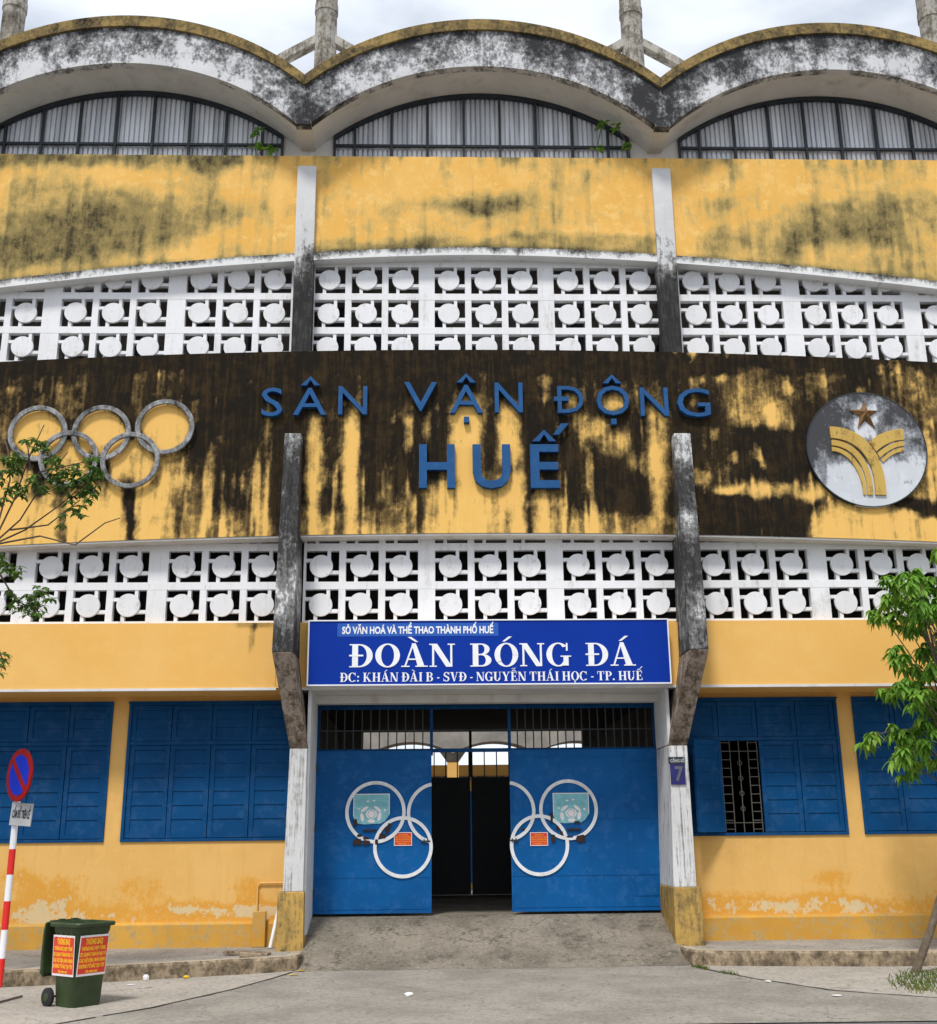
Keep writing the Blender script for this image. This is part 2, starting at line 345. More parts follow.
# ------------------------------------------------------------------ wear maps (value noise + shapes read off the walls)
def _h(i,j,k):
    n=(i*374761393+j*668265263+k*2147483647)&0xffffffff; n=((n^(n>>13))*1274126177)&0xffffffff
    return ((n^(n>>16))&0xffff)/65535.
def vn(x,y,s=0):
    i,j=math.floor(x),math.floor(y); fx,fy=x-i,y-j; fx=fx*fx*(3-2*fx); fy=fy*fy*(3-2*fy)
    a=_h(i,j,s); b=_h(i+1,j,s); c=_h(i,j+1,s); d_=_h(i+1,j+1,s)
    return (a*(1-fx)+b*fx)*(1-fy)+(c*(1-fx)+d_*fx)*fy
def fbm(x,y,s=0,o=4):
    t=0;a=.5;q=0
    for k in range(o): t+=a*vn(x,y,s+k); q+=a; x*=2;y*=2;a*=.55
    return t/q
def ss(a,b,x):
    t=max(0,min(1,(x-a)/(b-a))); return t*t*(3-2*t)
def softbox(u,v,x0,x1,y0,y1,ex,ey):
    return ss(x0-ex,x0+ex,u)*(1-ss(x1-ex,x1+ex,u))*ss(y0-ey,y0+ey,v)*(1-ss(y1-ey,y1+ey,v))
def topx(X,Z,Y=-1.0):     # wall point -> photo pixel (only to read the wear map)
    p=Vector((X-CAM_X,Y-CAM_Y,Z-CAM_Z)); cy,sy=math.cos(CAM_YAW),math.sin(CAM_YAW)
    x=cy*p.x-sy*p.y; y=sy*p.x+cy*p.y; cp,sp=math.cos(CAM_PITCH),math.sin(CAM_PITCH)
    F=cp*y+sp*p.z; U=-sp*y+cp*p.z; a=CAM_F*x/F; b=-CAM_F*U/F
    cr,sr=math.cos(CAM_ROLL),math.sin(CAM_ROLL)
    return 468.5+cr*a-sr*b, 512+sr*a+cr*b
CLEAN=[ # (x0,x1,y0,y1,ex,ey,strength): bright paint left in the dirty band
 (-60,150,492,560,30,16,1.0),(100,205,475,560,18,18,.95),(150,182,445,540,9,14,.95),(205,250,505,560,20,12,.35),
 (-60,35,465,540,14,16,.9),(40,72,470,500,16,14,.8),(262,270,380,470,3,20,.35),(257,272,470,540,5,20,.55),
 (307,322,412,545,4,10,.9),(343,359,412,545,4,10,.95),(322,345,505,545,8,9,.55),(300,312,500,545,6,8,.5),
 (405,413,410,452,3,8,.7),(424,431,410,440,3,8,.6),(358,425,498,545,14,10,.55),(420,432,488,545,5,10,.8),
 (450,481,405,545,6,12,1.0),(497,521,405,470,5,10,.95),(430,455,490,545,8,9,.9),(452,530,478,545,14,14,.95),
 (534,558,488,545,6,10,.9),(505,532,495,545,12,10,.8),(563,580,395,412,5,6,.7),(571,588,408,430,4,5,.6),
 (602,626,388,412,6,6,.95),(572,610,418,445,7,7,.75),(595,630,432,462,8,9,.75),(622,655,455,482,9,9,.7),
 (648,668,405,535,6,12,.9),(630,672,495,545,10,12,.5),(560,640,505,545,16,8,.35),
 (728,752,378,440,8,12,.55),(740,792,392,440,12,12,.50),(686,698,392,402,5,5,.6),(700,735,365,380,8,6,.25),
 (712,745,484,495,5,3,.95),(740,800,487,497,8,3,.75),(795,835,486,500,8,4,.9),(705,770,512,520,12,4,.3),(700,720,518,545,8,5,.35),
 (815,1010,508,560,22,9,1.0),(895,960,440,505,12,12,.55),(905,960,380,440,14,20,.28),(790,812,440,490,8,12,.25),
]
DIRT=[(30,44,455,500,4,10,.35),(94,110,455,480,5,8,.4),(158,172,450,475,5,8,.3),(124,138,484,545,4,14,.45),(300,420,500,530,30,12,.12), (55,64,470,560,3,12,.40),(128,138,492,545,4,14,.45),(163,200,490,545,12,12,.30),(900,960,500,512,14,8,.75),(700,812,496,540,10,8,.50),
 (590,655,470,510,14,12,.45),(735,815,432,480,12,8,.45),(528,534,470,545,3,12,.4),(0,960,352,372,9,6,.35),(412,420,440,540,4,20,.25),(705,800,505,545,14,8,.35)]
RINGS=[(37,433,24),(101,433,24),(165,427,24),(69,462,22),(131,462,23)]
def band_stain(X,Y,Z):
    u,v=topx(X,Z)
    u2=u+ (fbm(X*2.2,Z*2.2,3)-.5)*22; v2=v+(fbm(X*1.5,Z*1.5,9)-.5)*26
    # overall: heavy growth running down from the top of the band
    low=ss(500,545,v2)
    s=.84-.26*low-.06*ss(260,120,u)+.30*(fbm(X*1.1+4,Z*.8,1)-.5)
    if u>690: s-=.13+.10*ss(430,360,v)
    if u<0: s-=.1
    c=0
    for x0,x1,y0,y1,ex,ey,k in CLEAN:
        c=max(c,k*softbox(u2 if x1-x0>30 else u+(u2-u)*.3,v2,x0,x1,y0,y1,ex*1.5,ey*1.7))
    for rx,ry,rr in RINGS:
        d_=math.hypot(u-rx,v-ry); c=max(c,1.0*(1-ss(rr-3,rr+3,d_))*(1 if ry<440 else .85))
    d_=math.hypot(u-867,v-449); 
    if 55<d_<75 and v<470: s+=.08
    dr=fbm(X*8.5,Z*.55,31,3); dr2=fbm(X*21,Z*1.1,37,3)
    lowr=.35+.65*ss(400,520,v)
    s-=.55*ss(.57,.74,dr)*lowr+.22*ss(.56,.72,dr2)*lowr
    s-=.30*ss(.56,.70,fbm(X*3.1,Z*2.6,43))*(1.0 if u>690 else .55)
    s=s*(1-.86*c)+.04
    s+=.20*c*ss(.56,.75,fbm(X*11,Z*.8,51,3))+.12*c*ss(.55,.75,fbm(X*2.5,Z*2.5,57))
    for x0,x1,y0,y1,ex,ey,k in DIRT: s+=k*softbox(u2,v2,x0,x1,y0,y1,ex,ey)*(1 if c<.5 else .8)
    return max(0,min(1,s))
ylo_=lambda x:11.56-.0175*abs(x)**1.72
TOPD=[(-20,150,150,166,14,7,.45),(190,245,150,172,9,9,.50),(140,240,150,166,20,6,.45),(15,140,185,238,30,14,.42),(130,230,195,232,20,16,.42),(-20,90,210,262,30,10,.34),
 (90,200,222,244,30,10,.30),(-40,140,240,275,40,8,.40),(200,300,200,225,30,14,.10),(380,520,200,214,26,8,.30),(460,530,192,214,16,8,.28),(318,660,236,256,10,6,.42),(560,650,205,222,20,10,.14),
 (700,740,196,206,10,4,.26),(790,900,200,246,16,12,.46),(880,960,196,225,26,12,.28),(780,960,225,262,30,14,.28),(700,800,238,256,20,8,.22),(730,745,155,180,6,8,.3),(820,1000,262,285,30,8,.3),(318,360,158,200,20,12,.08),(670,690,160,235,5,10,.10)]
def top_stain(X,Y,Z):
    u,v=topx(X,Z,-.85); u2=u+(fbm(X*2.4,Z*2,3)-.5)*26; v2=v+(fbm(X*1.7,Z*1.7,9)-.5)*20
    s=.05+.24*ss(.42,.72,fbm(X*.9+3,Z*1.3,21))
    dr=fbm(X*9,Z*.5,61,3); s+=.42*ss(.48,.70,dr)*ss(13.1,13.44,Z)*(.6+.6*fbm(X*.8,1,3)); s+=.20*ss(.52,.72,fbm(X*7,Z*.6,67,3))
    s+=.42*ss(.16,.02,Z-ylo_(X))*(.5+fbm(X*2,3,9)*.8)
    for x0,x1,y0,y1,ex,ey,k in TOPD: s+=k*softbox(u2,v2,x0,x1,y0,y1,ex,ey)
    return max(0,min(.8,s))
def low_stain(X,Y,Z):
    u,v=topx(X,Z,-.8); s=.10
    s+=.55*softbox(u,v+(vn(X*6,0,2)-.5)*30,247,256,625,650,3,8)+.35*softbox(u,v,235,300,620,630,6,3)
    s+=.2*softbox(u,v,-20,1000,618,628,3,3)
    return s
def wall_stain(X,Y,Z):
    # flaking and re-painted patches low on the wall
    z=Z+(fbm(X*1.5,Z*1.5,5)-.5)*.35
    s=.12+.20*ss(1.25,.85,z)*fbm(X*1.1,Z*1.1,77)*1.5+.34*ss(.80,.42,z)*fbm(X*3,Z*4,8)*1.5
    u,v=topx(X,Z,0)
    s+=.22*softbox(u,v,234,262,875,905,4,8)+.16*softbox(u,v,125,165,875,900,10,6)+.18*softbox(u,v,0,28,850,885,6,8)
    s+=.25*softbox(u,v,20,80,870,930,20,12)+.25*softbox(u,v,810,850,868,885,20,5)+.35*softbox(u,v,160,320,905,915,30,4)
    s+=.40*softbox(u,v,700,870,893,912,40,6)*fbm(X*5,Z*5,17)
    return max(0,min(.9,s))
def pil_stain(X,Y,Z): return ss(12.4,10.4,Z+(vn(X*4,Z*3,4)-.5)*.7)*.66+.12
def fin_stain(X,Y,Z):
    s=.66
    if X>0: s-=.28*ss(7.0,7.8,Z)+.20*softbox(X,Z,2,4,6.2,6.6,.1,.2)+.12*softbox(X,Z,2,4,4.3,5.4,.1,.3)
    else: s-=.18*ss(7.6,7.95,Z)+.22*softbox(X,Z,-4,-2,4.8,5.9,.1,.4)
    return s
def ledge_stain(X,Y,Z): return .35+.3*ss(-.82,-.95,Y)
def emblem_stain(X,Y,Z):
    u,v=topx(X,Z); s=.74-.52*ss(446,488,v+(vn(X*5,Z*5,2)-.5)*22)+.2*ss(835,815,u)
    s-=.45*softbox(u,v,854,876,405,440,5,8); s-=.22*softbox(u,v,880,915,430,480,10,14)
    return max(0,s)

# ================================================================== SETTING: ground
def poly(name,pts,z0,z1,m):
    return tag(obj(name,MB().flat(pts,z0,z1),m),kind='structure')
tag(obj('road',MB().add([(-900,-900,-.212),(900,-900,-.212),(900,900,-.212),(-900,900,-.212)],[(0,1,2,3)]),M['road']),kind='structure')
tag(obj('forecourt',MB().add([(-40,-6.62,-.2),(-2,-6.60,-.2),(6,-6.72,-.2),(40,-6.9,-.2),(40,1,-.2),(-40,1,-.2)],[(0,1,2,3,4,5)]),M['forecourt']),kind='structure')
LK=[(-30,-8.4),(-14,-5.3),(-8.6,-3.75),(-6.9,-3.18),(-5.9,-2.86),(-5.24,-2.62),(-4.4,-2.28),(-3.6,-1.98),(-3.0,-1.72),(-2.80,-1.55),(-2.76,-1.32),(-2.78,-.9)]
RK=[(2.78,-.9),(2.78,-1.25),(2.84,-1.52),(3.05,-1.66),(3.6,-1.76),(4.6,-1.92),(5.6,-2.06),(8,-2.2),(14,-2.5),(30,-3.2)]
def offset(pl,dv):
    o=[]
    for i,p in enumerate(pl):
        a=pl[max(i-1,0)]; b=pl[min(i+1,len(pl)-1)]; t=Vector((b[0]-a[0],b[1]-a[1])).normalized()
        o.append((p[0]-t.y*dv,p[1]+t.x*dv))
    return o
for side,K in (('left',LK),('right',RK)):
    inner=offset(K,.16)
    if side=='left': pts=inner+[(-2.78,.05),(-30,.05)]
    else: pts=inner+[(30,.05),(2.78,.05)]
    poly('pavement',pts,-.3,-.004,M['pave'])
    # kerb: rough edge, dirty face and a paler top
    def dens(pl,n=14):
        o=[]
        for a,b in zip(pl,pl[1:]):
            for k in range(n): o.append((a[0]+(b[0]-a[0])*k/n,a[1]+(b[1]-a[1])*k/n))
        return o+[pl[-1]]
    D=dens(K); I=offset(D,.17); mb=MB(); base=0
    for i,(p,q) in enumerate(zip(D,I)):
        j=(vn(p[0]*5,p[1]*5,3)-.5)*.03; jz=(vn(p[0]*3,7,5)-.5)*.02
        tx=p[0]+(q[0]-p[0])*.14; ty=p[1]+(q[1]-p[1])*.14
        mb.v+=[(p[0]+j,p[1]+j,-.3),(p[0]+j,p[1]+j,-.03+jz),(tx,ty,.004+jz*.3),(q[0],q[1],.004),(q[0],q[1],-.3)]
    for i in range(len(D)-1):
        for k in range(4): mb.f.append((5*i+k,5*i+5+k,5*i+6+k,5*i+k+1))
    mb.f+=[(0,1,2,3,4),tuple(5*(len(D)-1)+k for k in (4,3,2,1,0))]
    o=tag(obj('kerb',mb,[M['kerb'],M['kerb_top']]),kind='structure')
    for p in o.data.polygons:
        if p.normal.z>.8: p.material_index=1
RS=[(2.80,-1.70),(2.95,-2.35),(3.31,-3.31),(3.86,-4.45),(4.74,-5.12),(6.2,-5.6),(9,-6.1),(30,-6.5)]
LS=[(-2.85,-1.72),(-3.02,-2.4),(-3.38,-3.55),(-4.01,-5.02),(-4.54,-5.82),(-5.0,-6.55)]
poly('apron',[p for p in RS]+[(30,-1.0),(4,-1.0),(2.80,-1.0)],-.26,-.196,M['apron'])
poly('apron',[(-30,-6.58),(-5.0,-6.58)]+LS[::-1]+[(-2.85,-1.0),(-30,-1.0)],-.26,-.196,M['apron'])
for S,ww in ((RS,.04),(LS,.03)):
    dd=[]
    for a,b in zip(S,S[1:]):
        for k in range(10): dd.append((a[0]+(b[0]-a[0])*k/10,a[1]+(b[1]-a[1])*k/10))
    o1=offset(dd,0); o2=[(p[0]+(q[0]-p[0])*(.5+vn(p[0]*4,p[1]*4)),p[1]+(q[1]-p[1])*(.5+vn(p[0]*4,p[1]*4))) for p,q in zip(o1,offset(dd,ww))]
    mb=MB()
    for p,q in zip(o1,o2): mb.v+=[(p[0],p[1],-.192),(q[0],q[1],-.192)]
    for i in range(len(o1)-1):
        if vn(o1[i][0]*5,o1[i][1]*5,12)>.10: mb.f.append((2*i,2*i+2,2*i+3,2*i+1))
    tag(obj('ground_joint',mb,M['seam']),kind='structure')
# ramp up to the gate
mb=MB(); prof=[(-1.62,-.199),(-1.50,-.190),(-1.15,-.08),(-.6,.12),(-.1,.30),(.2,.395),(.5,.40),(7.2,.40)]
for y,z in prof:
    for i in range(13):
        x=-2.82+5.64*i/12; yy=y+(vn(x*1.5,3,2)-.5)*.16*(1 if y<-1.4 else 0); mb.v.append((x,yy,z))
for k in range(len(prof)-1):
    for i in range(12): p=k*13+i; mb.f.append((p,p+1,p+14,p+13))
tag(obj('ramp',mb,M['ramp'],smooth=True),kind='structure')

# ================================================================== THE BUILDING
B=thing('stadium_building','yellow stadium front with arched roof shells, white pierced screens and blackened name band','building',(0,0,0))
WX=12.0
# ---- ground-floor wall with window openings
OPEN=[(3.12,5.82),(6.08,8.78)]
OPEN=OPEN+[(-b,-a) for a,b in OPEN]
ZB,ZT=1.57,3.76
def frange(a,b,s):
    n=max(1,int(round((b-a)/s))); return [a+(b-a)*i/n for i in range(n+1)]
for SGN in (-1,1):
  mb=MB()
  for x0,x1 in ((-WX,-2.80),(2.87,WX)):
    if x0*SGN<0 and x1*SGN<0 or (x0+x1)*SGN<0: continue
    mb.grid(frange(x0,x1,.07),lambda x:-.05,lambda x:ZB,22,0.0)
  for x0,x1 in ((-WX,-8.78),(-6.08,-5.82),(5.82,6.08),(8.78,WX),(-3.12,-2.8),(2.87,3.12)):
      if (x0+x1)*SGN<0: continue
      mb.grid(frange(x0,x1,.2),lambda x:ZB,lambda x:ZT,8,0.0)
  for x0,x1 in ((-WX,-2.80),(2.87,WX)):
      if (x0+x1)*SGN<0: continue
      mb.grid(frange(x0,x1,.5),lambda x:ZT,lambda x:3.94,1,0.0)
  for x0,x1 in OPEN:      # reveals
      if (x0+x1)*SGN<0: continue
      mb.add([(x0,0,ZB),(x1,0,ZB),(x1,.2,ZB),(x0,.2,ZB)],[(0,1,2,3)]); mb.add([(x0,0,ZT),(x1,0,ZT),(x1,.2,ZT),(x0,.2,ZT)],[(0,3,2,1)])
      mb.add([(x0,0,ZB),(x0,.2,ZB),(x0,.2,ZT),(x0,0,ZT)],[(0,1,2,3)]); mb.add([(x1,0,ZB),(x1,.2,ZB),(x1,.2,ZT),(x1,0,ZT)],[(0,3,2,1)])
  obj('wall',mb,M['yellow_wall'],B,stain=wall_stain)
# plinth course standing proud at the foot of the wall
for x0,x1 in ((-WX,-3.22),(3.22,WX)):
    mb=MB(); xs=frange(x0,x1,.1)
    for x in xs:
        j=(vn(x*3,1,1)-.5)*.015
        mb.v+=[(x,-.07+j,-.06),(x,-.07+j,.33),(x,-.045+j,.365),(x,-.0,.37)]
    for i in range(len(xs)-1):
        for k in range(3): mb.f.append((4*i+k,4*i+4+k,4*i+5+k,4*i+k+1))
    obj('plinth',mb,M['yellow_plinth'],B)
# ---- blue shuttered windows
def shutter(mb,x0,x1,z0,z1,y,slats=6,stile=.07):
    mb.box(x0,x0+stile,y,y+.045,z0,z1); mb.box(x1-stile,x1,y,y+.045,z0,z1)
    mb.box(x0+stile,x1-stile,y+.002,y+.045,z0,z0+stile); mb.box(x0+stile,x1-stile,y+.002,y+.045,z1-stile,z1)
    h=(z1-z0-2*stile)/slats
    for k in range(slats):
        a=z0+stile+k*h
        mb.hexa([(x0+stile,y+.012,a),(x1-stile,y+.012,a),(x1-stile,y+.035,a),(x0+stile,y+.035,a)],
                [(x0+stile,y+.024,a+h*.985),(x1-stile,y+.024,a+h*.985),(x1-stile,y+.038,a+h*.985),(x0+stile,y+.038,a+h*.985)])
def window(x0,x1,mir,open_at=None):
    wdt=x1-x0; mb=MB(); f=.05
    zs=3.10
    mb.box(x0,x0+f,-.03,.09,ZB,ZT); mb.box(x1-f,x1,-.03,.09,ZB,ZT)
    mb.box(x0+f,x1-f,-.027,.09,ZT-f,ZT); mb.box(x0+f,x1-f,-.027,.09,ZB,ZB+f*.9); mb.box(x0+f,x1-f,-.02,.09,zs-.03,zs+.03)
    # drip moulding above the frame
    mb.box(x0-.01,x1+.01,-.05,-.031,ZT-.02,ZT+.012)
    if open_at is None: mb.box(x0+f,x1-f,.085,.10,ZB+f,ZT-f)
    fr=obj('window',mb,M['blue'],B,bevel=.004)
    n=4; inner=(x1-x0-2*f)/n
    for k in range(n):
        a=x0+f+k*inner+.006; b=a+inner-.012
        t=MB(); shutter(t,a,b,zs+.035,ZT-f-.005,-.005+random.uniform(-.004,.01),3); obj('transom_shutter',t,M['blue'],fr)
        if open_at is not None and k==open_at:
            g=MB(); ya=.03
            for i in range(5): 
                xx=a+.02+(b-a-.04)*i/4; g.box(xx-.007,xx+.007,ya,ya+.014,ZB+.05,zs-.03)
            for i in range(11):
                zz=ZB+.1+(zs-ZB-.16)*i/10
                for (p,q) in ((0,1),(3,4)): g.box(a+.02+(b-a-.04)*p/4,a+.02+(b-a-.04)*q/4,ya+.002,ya+.012,zz-.006,zz+.006)
            for zz in (ZB+.2,zs-.2): g.box(a,b,ya+.003,ya+.011,zz-.006,zz+.006)
            for i in range(4):
                g.ring((a+b)/2,ZB+.42+i*.24,.032,.040,ya+.001,ya+.012,n=14)
            obj('security_grille',g,M['grille'],fr)
            t=MB(); wd=b-a; shutter(t,0,wd,ZB+.055,zs-.035,0)
            Mx=Matrix.Translation((a,-.045,0)) @ Matrix.Rotation(R(180+36),4,'Z') @ Matrix.Translation((0,-.045,0))
            t.xf(Mx); o=obj('shutter',t,M['blue'],fr); o['label']='shutter leaf swung open against the column side'
        else:
            t=MB(); shutter(t,a,b,ZB+.055,zs-.035,-.008+random.uniform(-.004,.01)); obj('shutter',t,M['blue'],fr)
for i,(a,b) in enumerate(OPEN): window(a,b,a<0,open_at=(1 if i==0 else None))
# ---- yellow spandrel band over the ground floor
mb=MB()
for x0,x1 in ((-WX,-3.36),(3.36,WX),(-3.06,3.06)):
    mb.grid(frange(x0,x1,.06),lambda x:3.88,lambda x:4.92,18,-.8)
mb.add([(-WX,-.8,4.92),(WX,-.8,4.92),(WX,-.5,4.92),(-WX,-.5,4.92)],[(0,1,2,3)])
mb.box(-3.36,-3.06,-.79,-.6,3.88,4.92); mb.box(3.06,3.36,-.79,-.6,3.88,4.92)
obj('spandrel_band',mb,M['yellow_low'],B,stain=low_stain)
obj('soffit',MB().box(-WX,-3.0,-.75,-.001,3.85,3.879),M['yellow_low'],B); obj('soffit',MB().box(3.0,WX,-.75,-.001,3.85,3.879),M['yellow_low'],B)
obj('soffit',MB().box(-2.998,2.998,-.75,.26,3.852,3.879),M['soffit'],B)
for a,b in ((-WX,-3.34),(3.38,WX),(-3.0,3.0)): obj('drip_edge',MB().box(a,b,-.815,-.752,3.845,3.885),M['jamb'],B)
# ---- pierced screens
PIT=.645; TR=2.105; 
def lattice(x0,x1,z0,z1,rows,zmaxf,yf=-.70,zc0=None,disc_rows=(),label=None,zend=None):
    """rows: list of row centre heights. columns sit on the triplet grid of the real facade."""
    cols=[]
    for t in range(-5,6):
        tc_=.08+ (t*TR if abs(t)<2 else math.copysign(TR+ (abs(t)-1)*2.14 + .10,t))
        for k in (-1,0,1):
            x=tc_+k*PIT
            if x-PIT*.5>x0-.12 and x+PIT*.5<x1+.12: cols.append((x,k))
    bk=.11; mb=MB()
    # horizontals
    zr=sorted(set([round(r-PIT/2,3) for r in rows]+[round(rows[-1]+PIT/2,3)]))
    for i,z in enumerate(zr):
        h=.062
        a,b=z-h,z+h
        if i==0: a=z0
        if z>zmaxf: continue
        mb.box(x0,x1,yf-.003,yf+bk,a,min(b,z1))
    if zend: mb.box(x0,x1,yf-.004,yf+bk,zend[0],zend[1])
    # verticals
    edges=[x0]
    xs=[c[0] for c in cols]
    for i in range(len(cols)+1):
        if i==0: a,b=x0,xs[0]-PIT/2+.05
        elif i==len(cols): a,b=xs[-1]+PIT/2-.05,x1
        else: a,b=xs[i-1]+PIT/2-.055,xs[i]-PIT/2+.055
        if b-a>.02: mb.box(a,b,yf,yf+bk+.003,z0,z1)
    q=.19; t=.028; e=PIT/2-.05
    for r in rows:
        if r-PIT/2>zmaxf: continue
        for x,_ in cols:
            top=min(r+e,z1)
            mb.box(x+.10-t,x+.10+t,yf+.006,yf+bk-.01,r+.05,top) if top>r+.08 else None
            mb.box(x-.10-t,x-.10+t,yf+.006,yf+bk-.01,r-e,r-.05)
            mb.box(x-e,x-.05,yf+.009,yf+bk-.013,r+.10-t,r+.10+t)
            mb.box(x+.05,x+e,yf+.009,yf+bk-.013,r-.10-t,r-.10+t)
    s=obj('breeze_block_screen',mb,M['screen'],B)
    rest=MB()
    for r in rows:
        for x,_ in cols:
            cx=x-.015+random.uniform(-.008,.008); cz=r+random.uniform(-.008,.008)
            if r in disc_rows and abs(x)<9.0: obj('disc',MB().disc(cx,cz,.188,yf-.014,yf+.03),M['disc'],s,bevel=0)
            elif r<zmaxf: rest.disc(cx,cz,.188,yf-.014,yf+.03)
    if rest.v: tag(obj('disc',rest,M['disc'],s),kind='stuff')
    return s
BAYS=[(-9.40,-3.20),(-2.98,3.10),(3.38,9.45)]
for i,(a,b) in enumerate(BAYS):
    mid=i==1
    lattice(a,b,4.92,6.7,[5.23,5.87,6.515],6.5 if mid else 6.3,disc_rows=(5.23,5.87) )
    lattice(a,b,9.3,11.6 if not mid else 11.75,[9.76,10.40,11.05]+([11.69] if mid else []),11.6,disc_rows=(10.40,)+((11.05,) if mid else ()))
# ---- blackened name band
zlo=lambda x:6.345-.0031*x*x*(1.0)
zhi=lambda x:9.585-.0036*x*x
mb=MB(); xs=frange(-WX,WX,.045)
mb.grid(xs,zlo,zhi,72,-1.0); 
for i in range(0,len(xs)-1):
    a,b=xs[i],xs[i+1]
    mb.add([(a,-1.0,zhi(a)),(b,-1.0,zhi(b)),(b,-.72,zhi(b)),(a,-.72,zhi(a))],[(0,1,2,3)])
obj('name_band',mb,M['yellow_band'],B,stain=band_stain)
mb=MB().strip([(x,zlo(x)-.03) for x in xs[::8]],[(x,zlo(x)-.0) for x in xs[::8]],-.985,-.55)
obj('band_soffit',mb,M['soffit'],B)
# ---- upper yellow wall
ylo=lambda x:11.56-.0175*abs(x)**1.72
mb=MB(); xs=frange(-WX,WX,.05)
mb.grid(xs,ylo,lambda x:13.45+.010*(vn(x*6,0,4)-.5),44,-.85)
for a,b in zip(xs,xs[1:]): mb.add([(a,-.85,13.44),(b,-.85,13.44),(b,-.66,13.44),(a,-.66,13.44)],[(0,1,2,3)])
obj('upper_wall',mb,M['yellow_top'],B,stain=top_stain)
mb=MB().strip([(x,ylo(x)-.13) for x in xs[::4]],[(x,ylo(x)+.02) for x in xs[::4]],-.93,-.5)
obj('ledge',mb,M['ledge'],B,stain=lambda X,Y,Z: .22+.42*ss(-.10,.0,Z-ylo(X)) )
# ---- narrow pilasters
PX=[-9.62,-3.11,3.27,9.75]
for x in (-9.62,-3.115,3.265,9.75):
    mb=MB().grid(frange(x-.165,x+.165,.11),lambda q:9.45,lambda q:13.18,46,-.95)
    mb.box(x-.1649,x+.1649,-.949,-.60,9.45,13.18)
    mb=MB(); n=46
    for k in range(n+1):
        z=9.45+(13.18-9.45)*k/n; mb.v+=[(x-.165,-.95,z),(x+.165,-.95,z),(x+.165,-.60,z),(x-.165,-.60,z)]
    for k in range(n):
        for j in range(4): mb.f.append((4*k+j,4*k+(j+1)%4,4*k+4+(j+1)%4,4*k+4+j))
    mb.f+=[(0,1,2,3),tuple(4*n+j for j in range(4))]
    obj('pilaster',mb,M['fin'],B,stain=pil_stain)
# ---- fins, knees, columns, bases
def sect(mb,levels):     # levels: (z, x0, x1, yfront, yback)
    n=len(levels)
    for z,x0,x1,yf,yb in levels: mb.v+=[(x0,yf,z if not isinstance(z,tuple) else z[0]),(x1,yf,z if not isinstance(z,tuple) else z[0]),(x1,yb,z if not isinstance(z,tuple) else z[1]),(x0,yb,z if not isinstance(z,tuple) else z[1])]
    for k in range(n-1):
        for j in range(4): mb.f.append((4*k+j,4*k+(j+1)%4,4*k+4+(j+1)%4,4*k+4+j))
    mb.f+=[(3,2,1,0),tuple(4*n-4+j for j in range(4))]
    return mb
def lerp(a,b,t): return a+(b-a)*t
for sgn,xo in ((1,0),(-1,0),(1,6.42),(-1,6.42)):
    if sgn>0: ft=(3.13,3.41); fb=(3.075,3.37); ct=(2.83,3.11); cb=(2.77,3.12); bs=(2.745,3.19)
    else: ft=(-3.30,-3.03); fb=(-3.315,-2.99); ct=(-3.09,-2.82); cb=(-3.13,-2.82); bs=(-3.21,-2.79)
    s=sgn*xo; ft,fb,ct,cb,bs=[(a+s,b+s) for a,b in (ft,fb,ct,cb,bs)]
    lv=[]
    for k in range(31):
        t=k/30; lv.append((lerp(4.33,8.0,t),lerp(fb[0],ft[0],t),lerp(fb[1],ft[1],t),lerp(-1.6,-1.2,t),-.72))
    obj('fin',sect(MB(),lv),M['fin'],B,stain=fin_stain,bevel=.012)
    obj('knee',sect(MB(),[((2.94,2.94),ct[0],ct[1],-.83,.24),((3.0,3.0),lerp(ct[0],fb[0],.05),lerp(ct[1],fb[1],.05),-.865,.24),((4.325,4.325),fb[0]+.002,fb[1]-.002,-1.598,-.1)]),M['knee'],B,bevel=.01)
    lv=[]
    for k in range(13):
        t=k/12; lv.append((lerp(.83,2.938,t),lerp(cb[0],ct[0],t),lerp(cb[1],ct[1],t),-.83,.26))
    obj('column',sect(MB(),lv),M['column'],B,bevel=.012)
    obj('column_base',sect(MB(),[(-.22,bs[0],bs[1],-.865,.24),(.83,bs[0]+.012,bs[1]-.012,-.85,.24)]),M['yellow_base'],B,bevel=.015)
# ---- entrance surround: lintel and inner jambs
mb=MB().box(-2.82,2.88,-.02,.22,3.72,3.849)
mb.hexa([(-3.05,-.79,3.845),(-2.80,-.2,3.845),(-2.80,.22,3.845),(-3.05,.22,3.845)],[(-3.05,-.79,3.849),(-2.8,-.2,3.849),(-2.8,.22,3.849),(-3.05,.22,3.849)])
obj('lintel',mb,M['soffit'],B)
for a,b in ((-2.84,-2.79),(2.835,2.885)):
    mb=MB().box(a,b,-.72,.30,.2,3.9); obj('jamb',mb,M['jamb'],B)
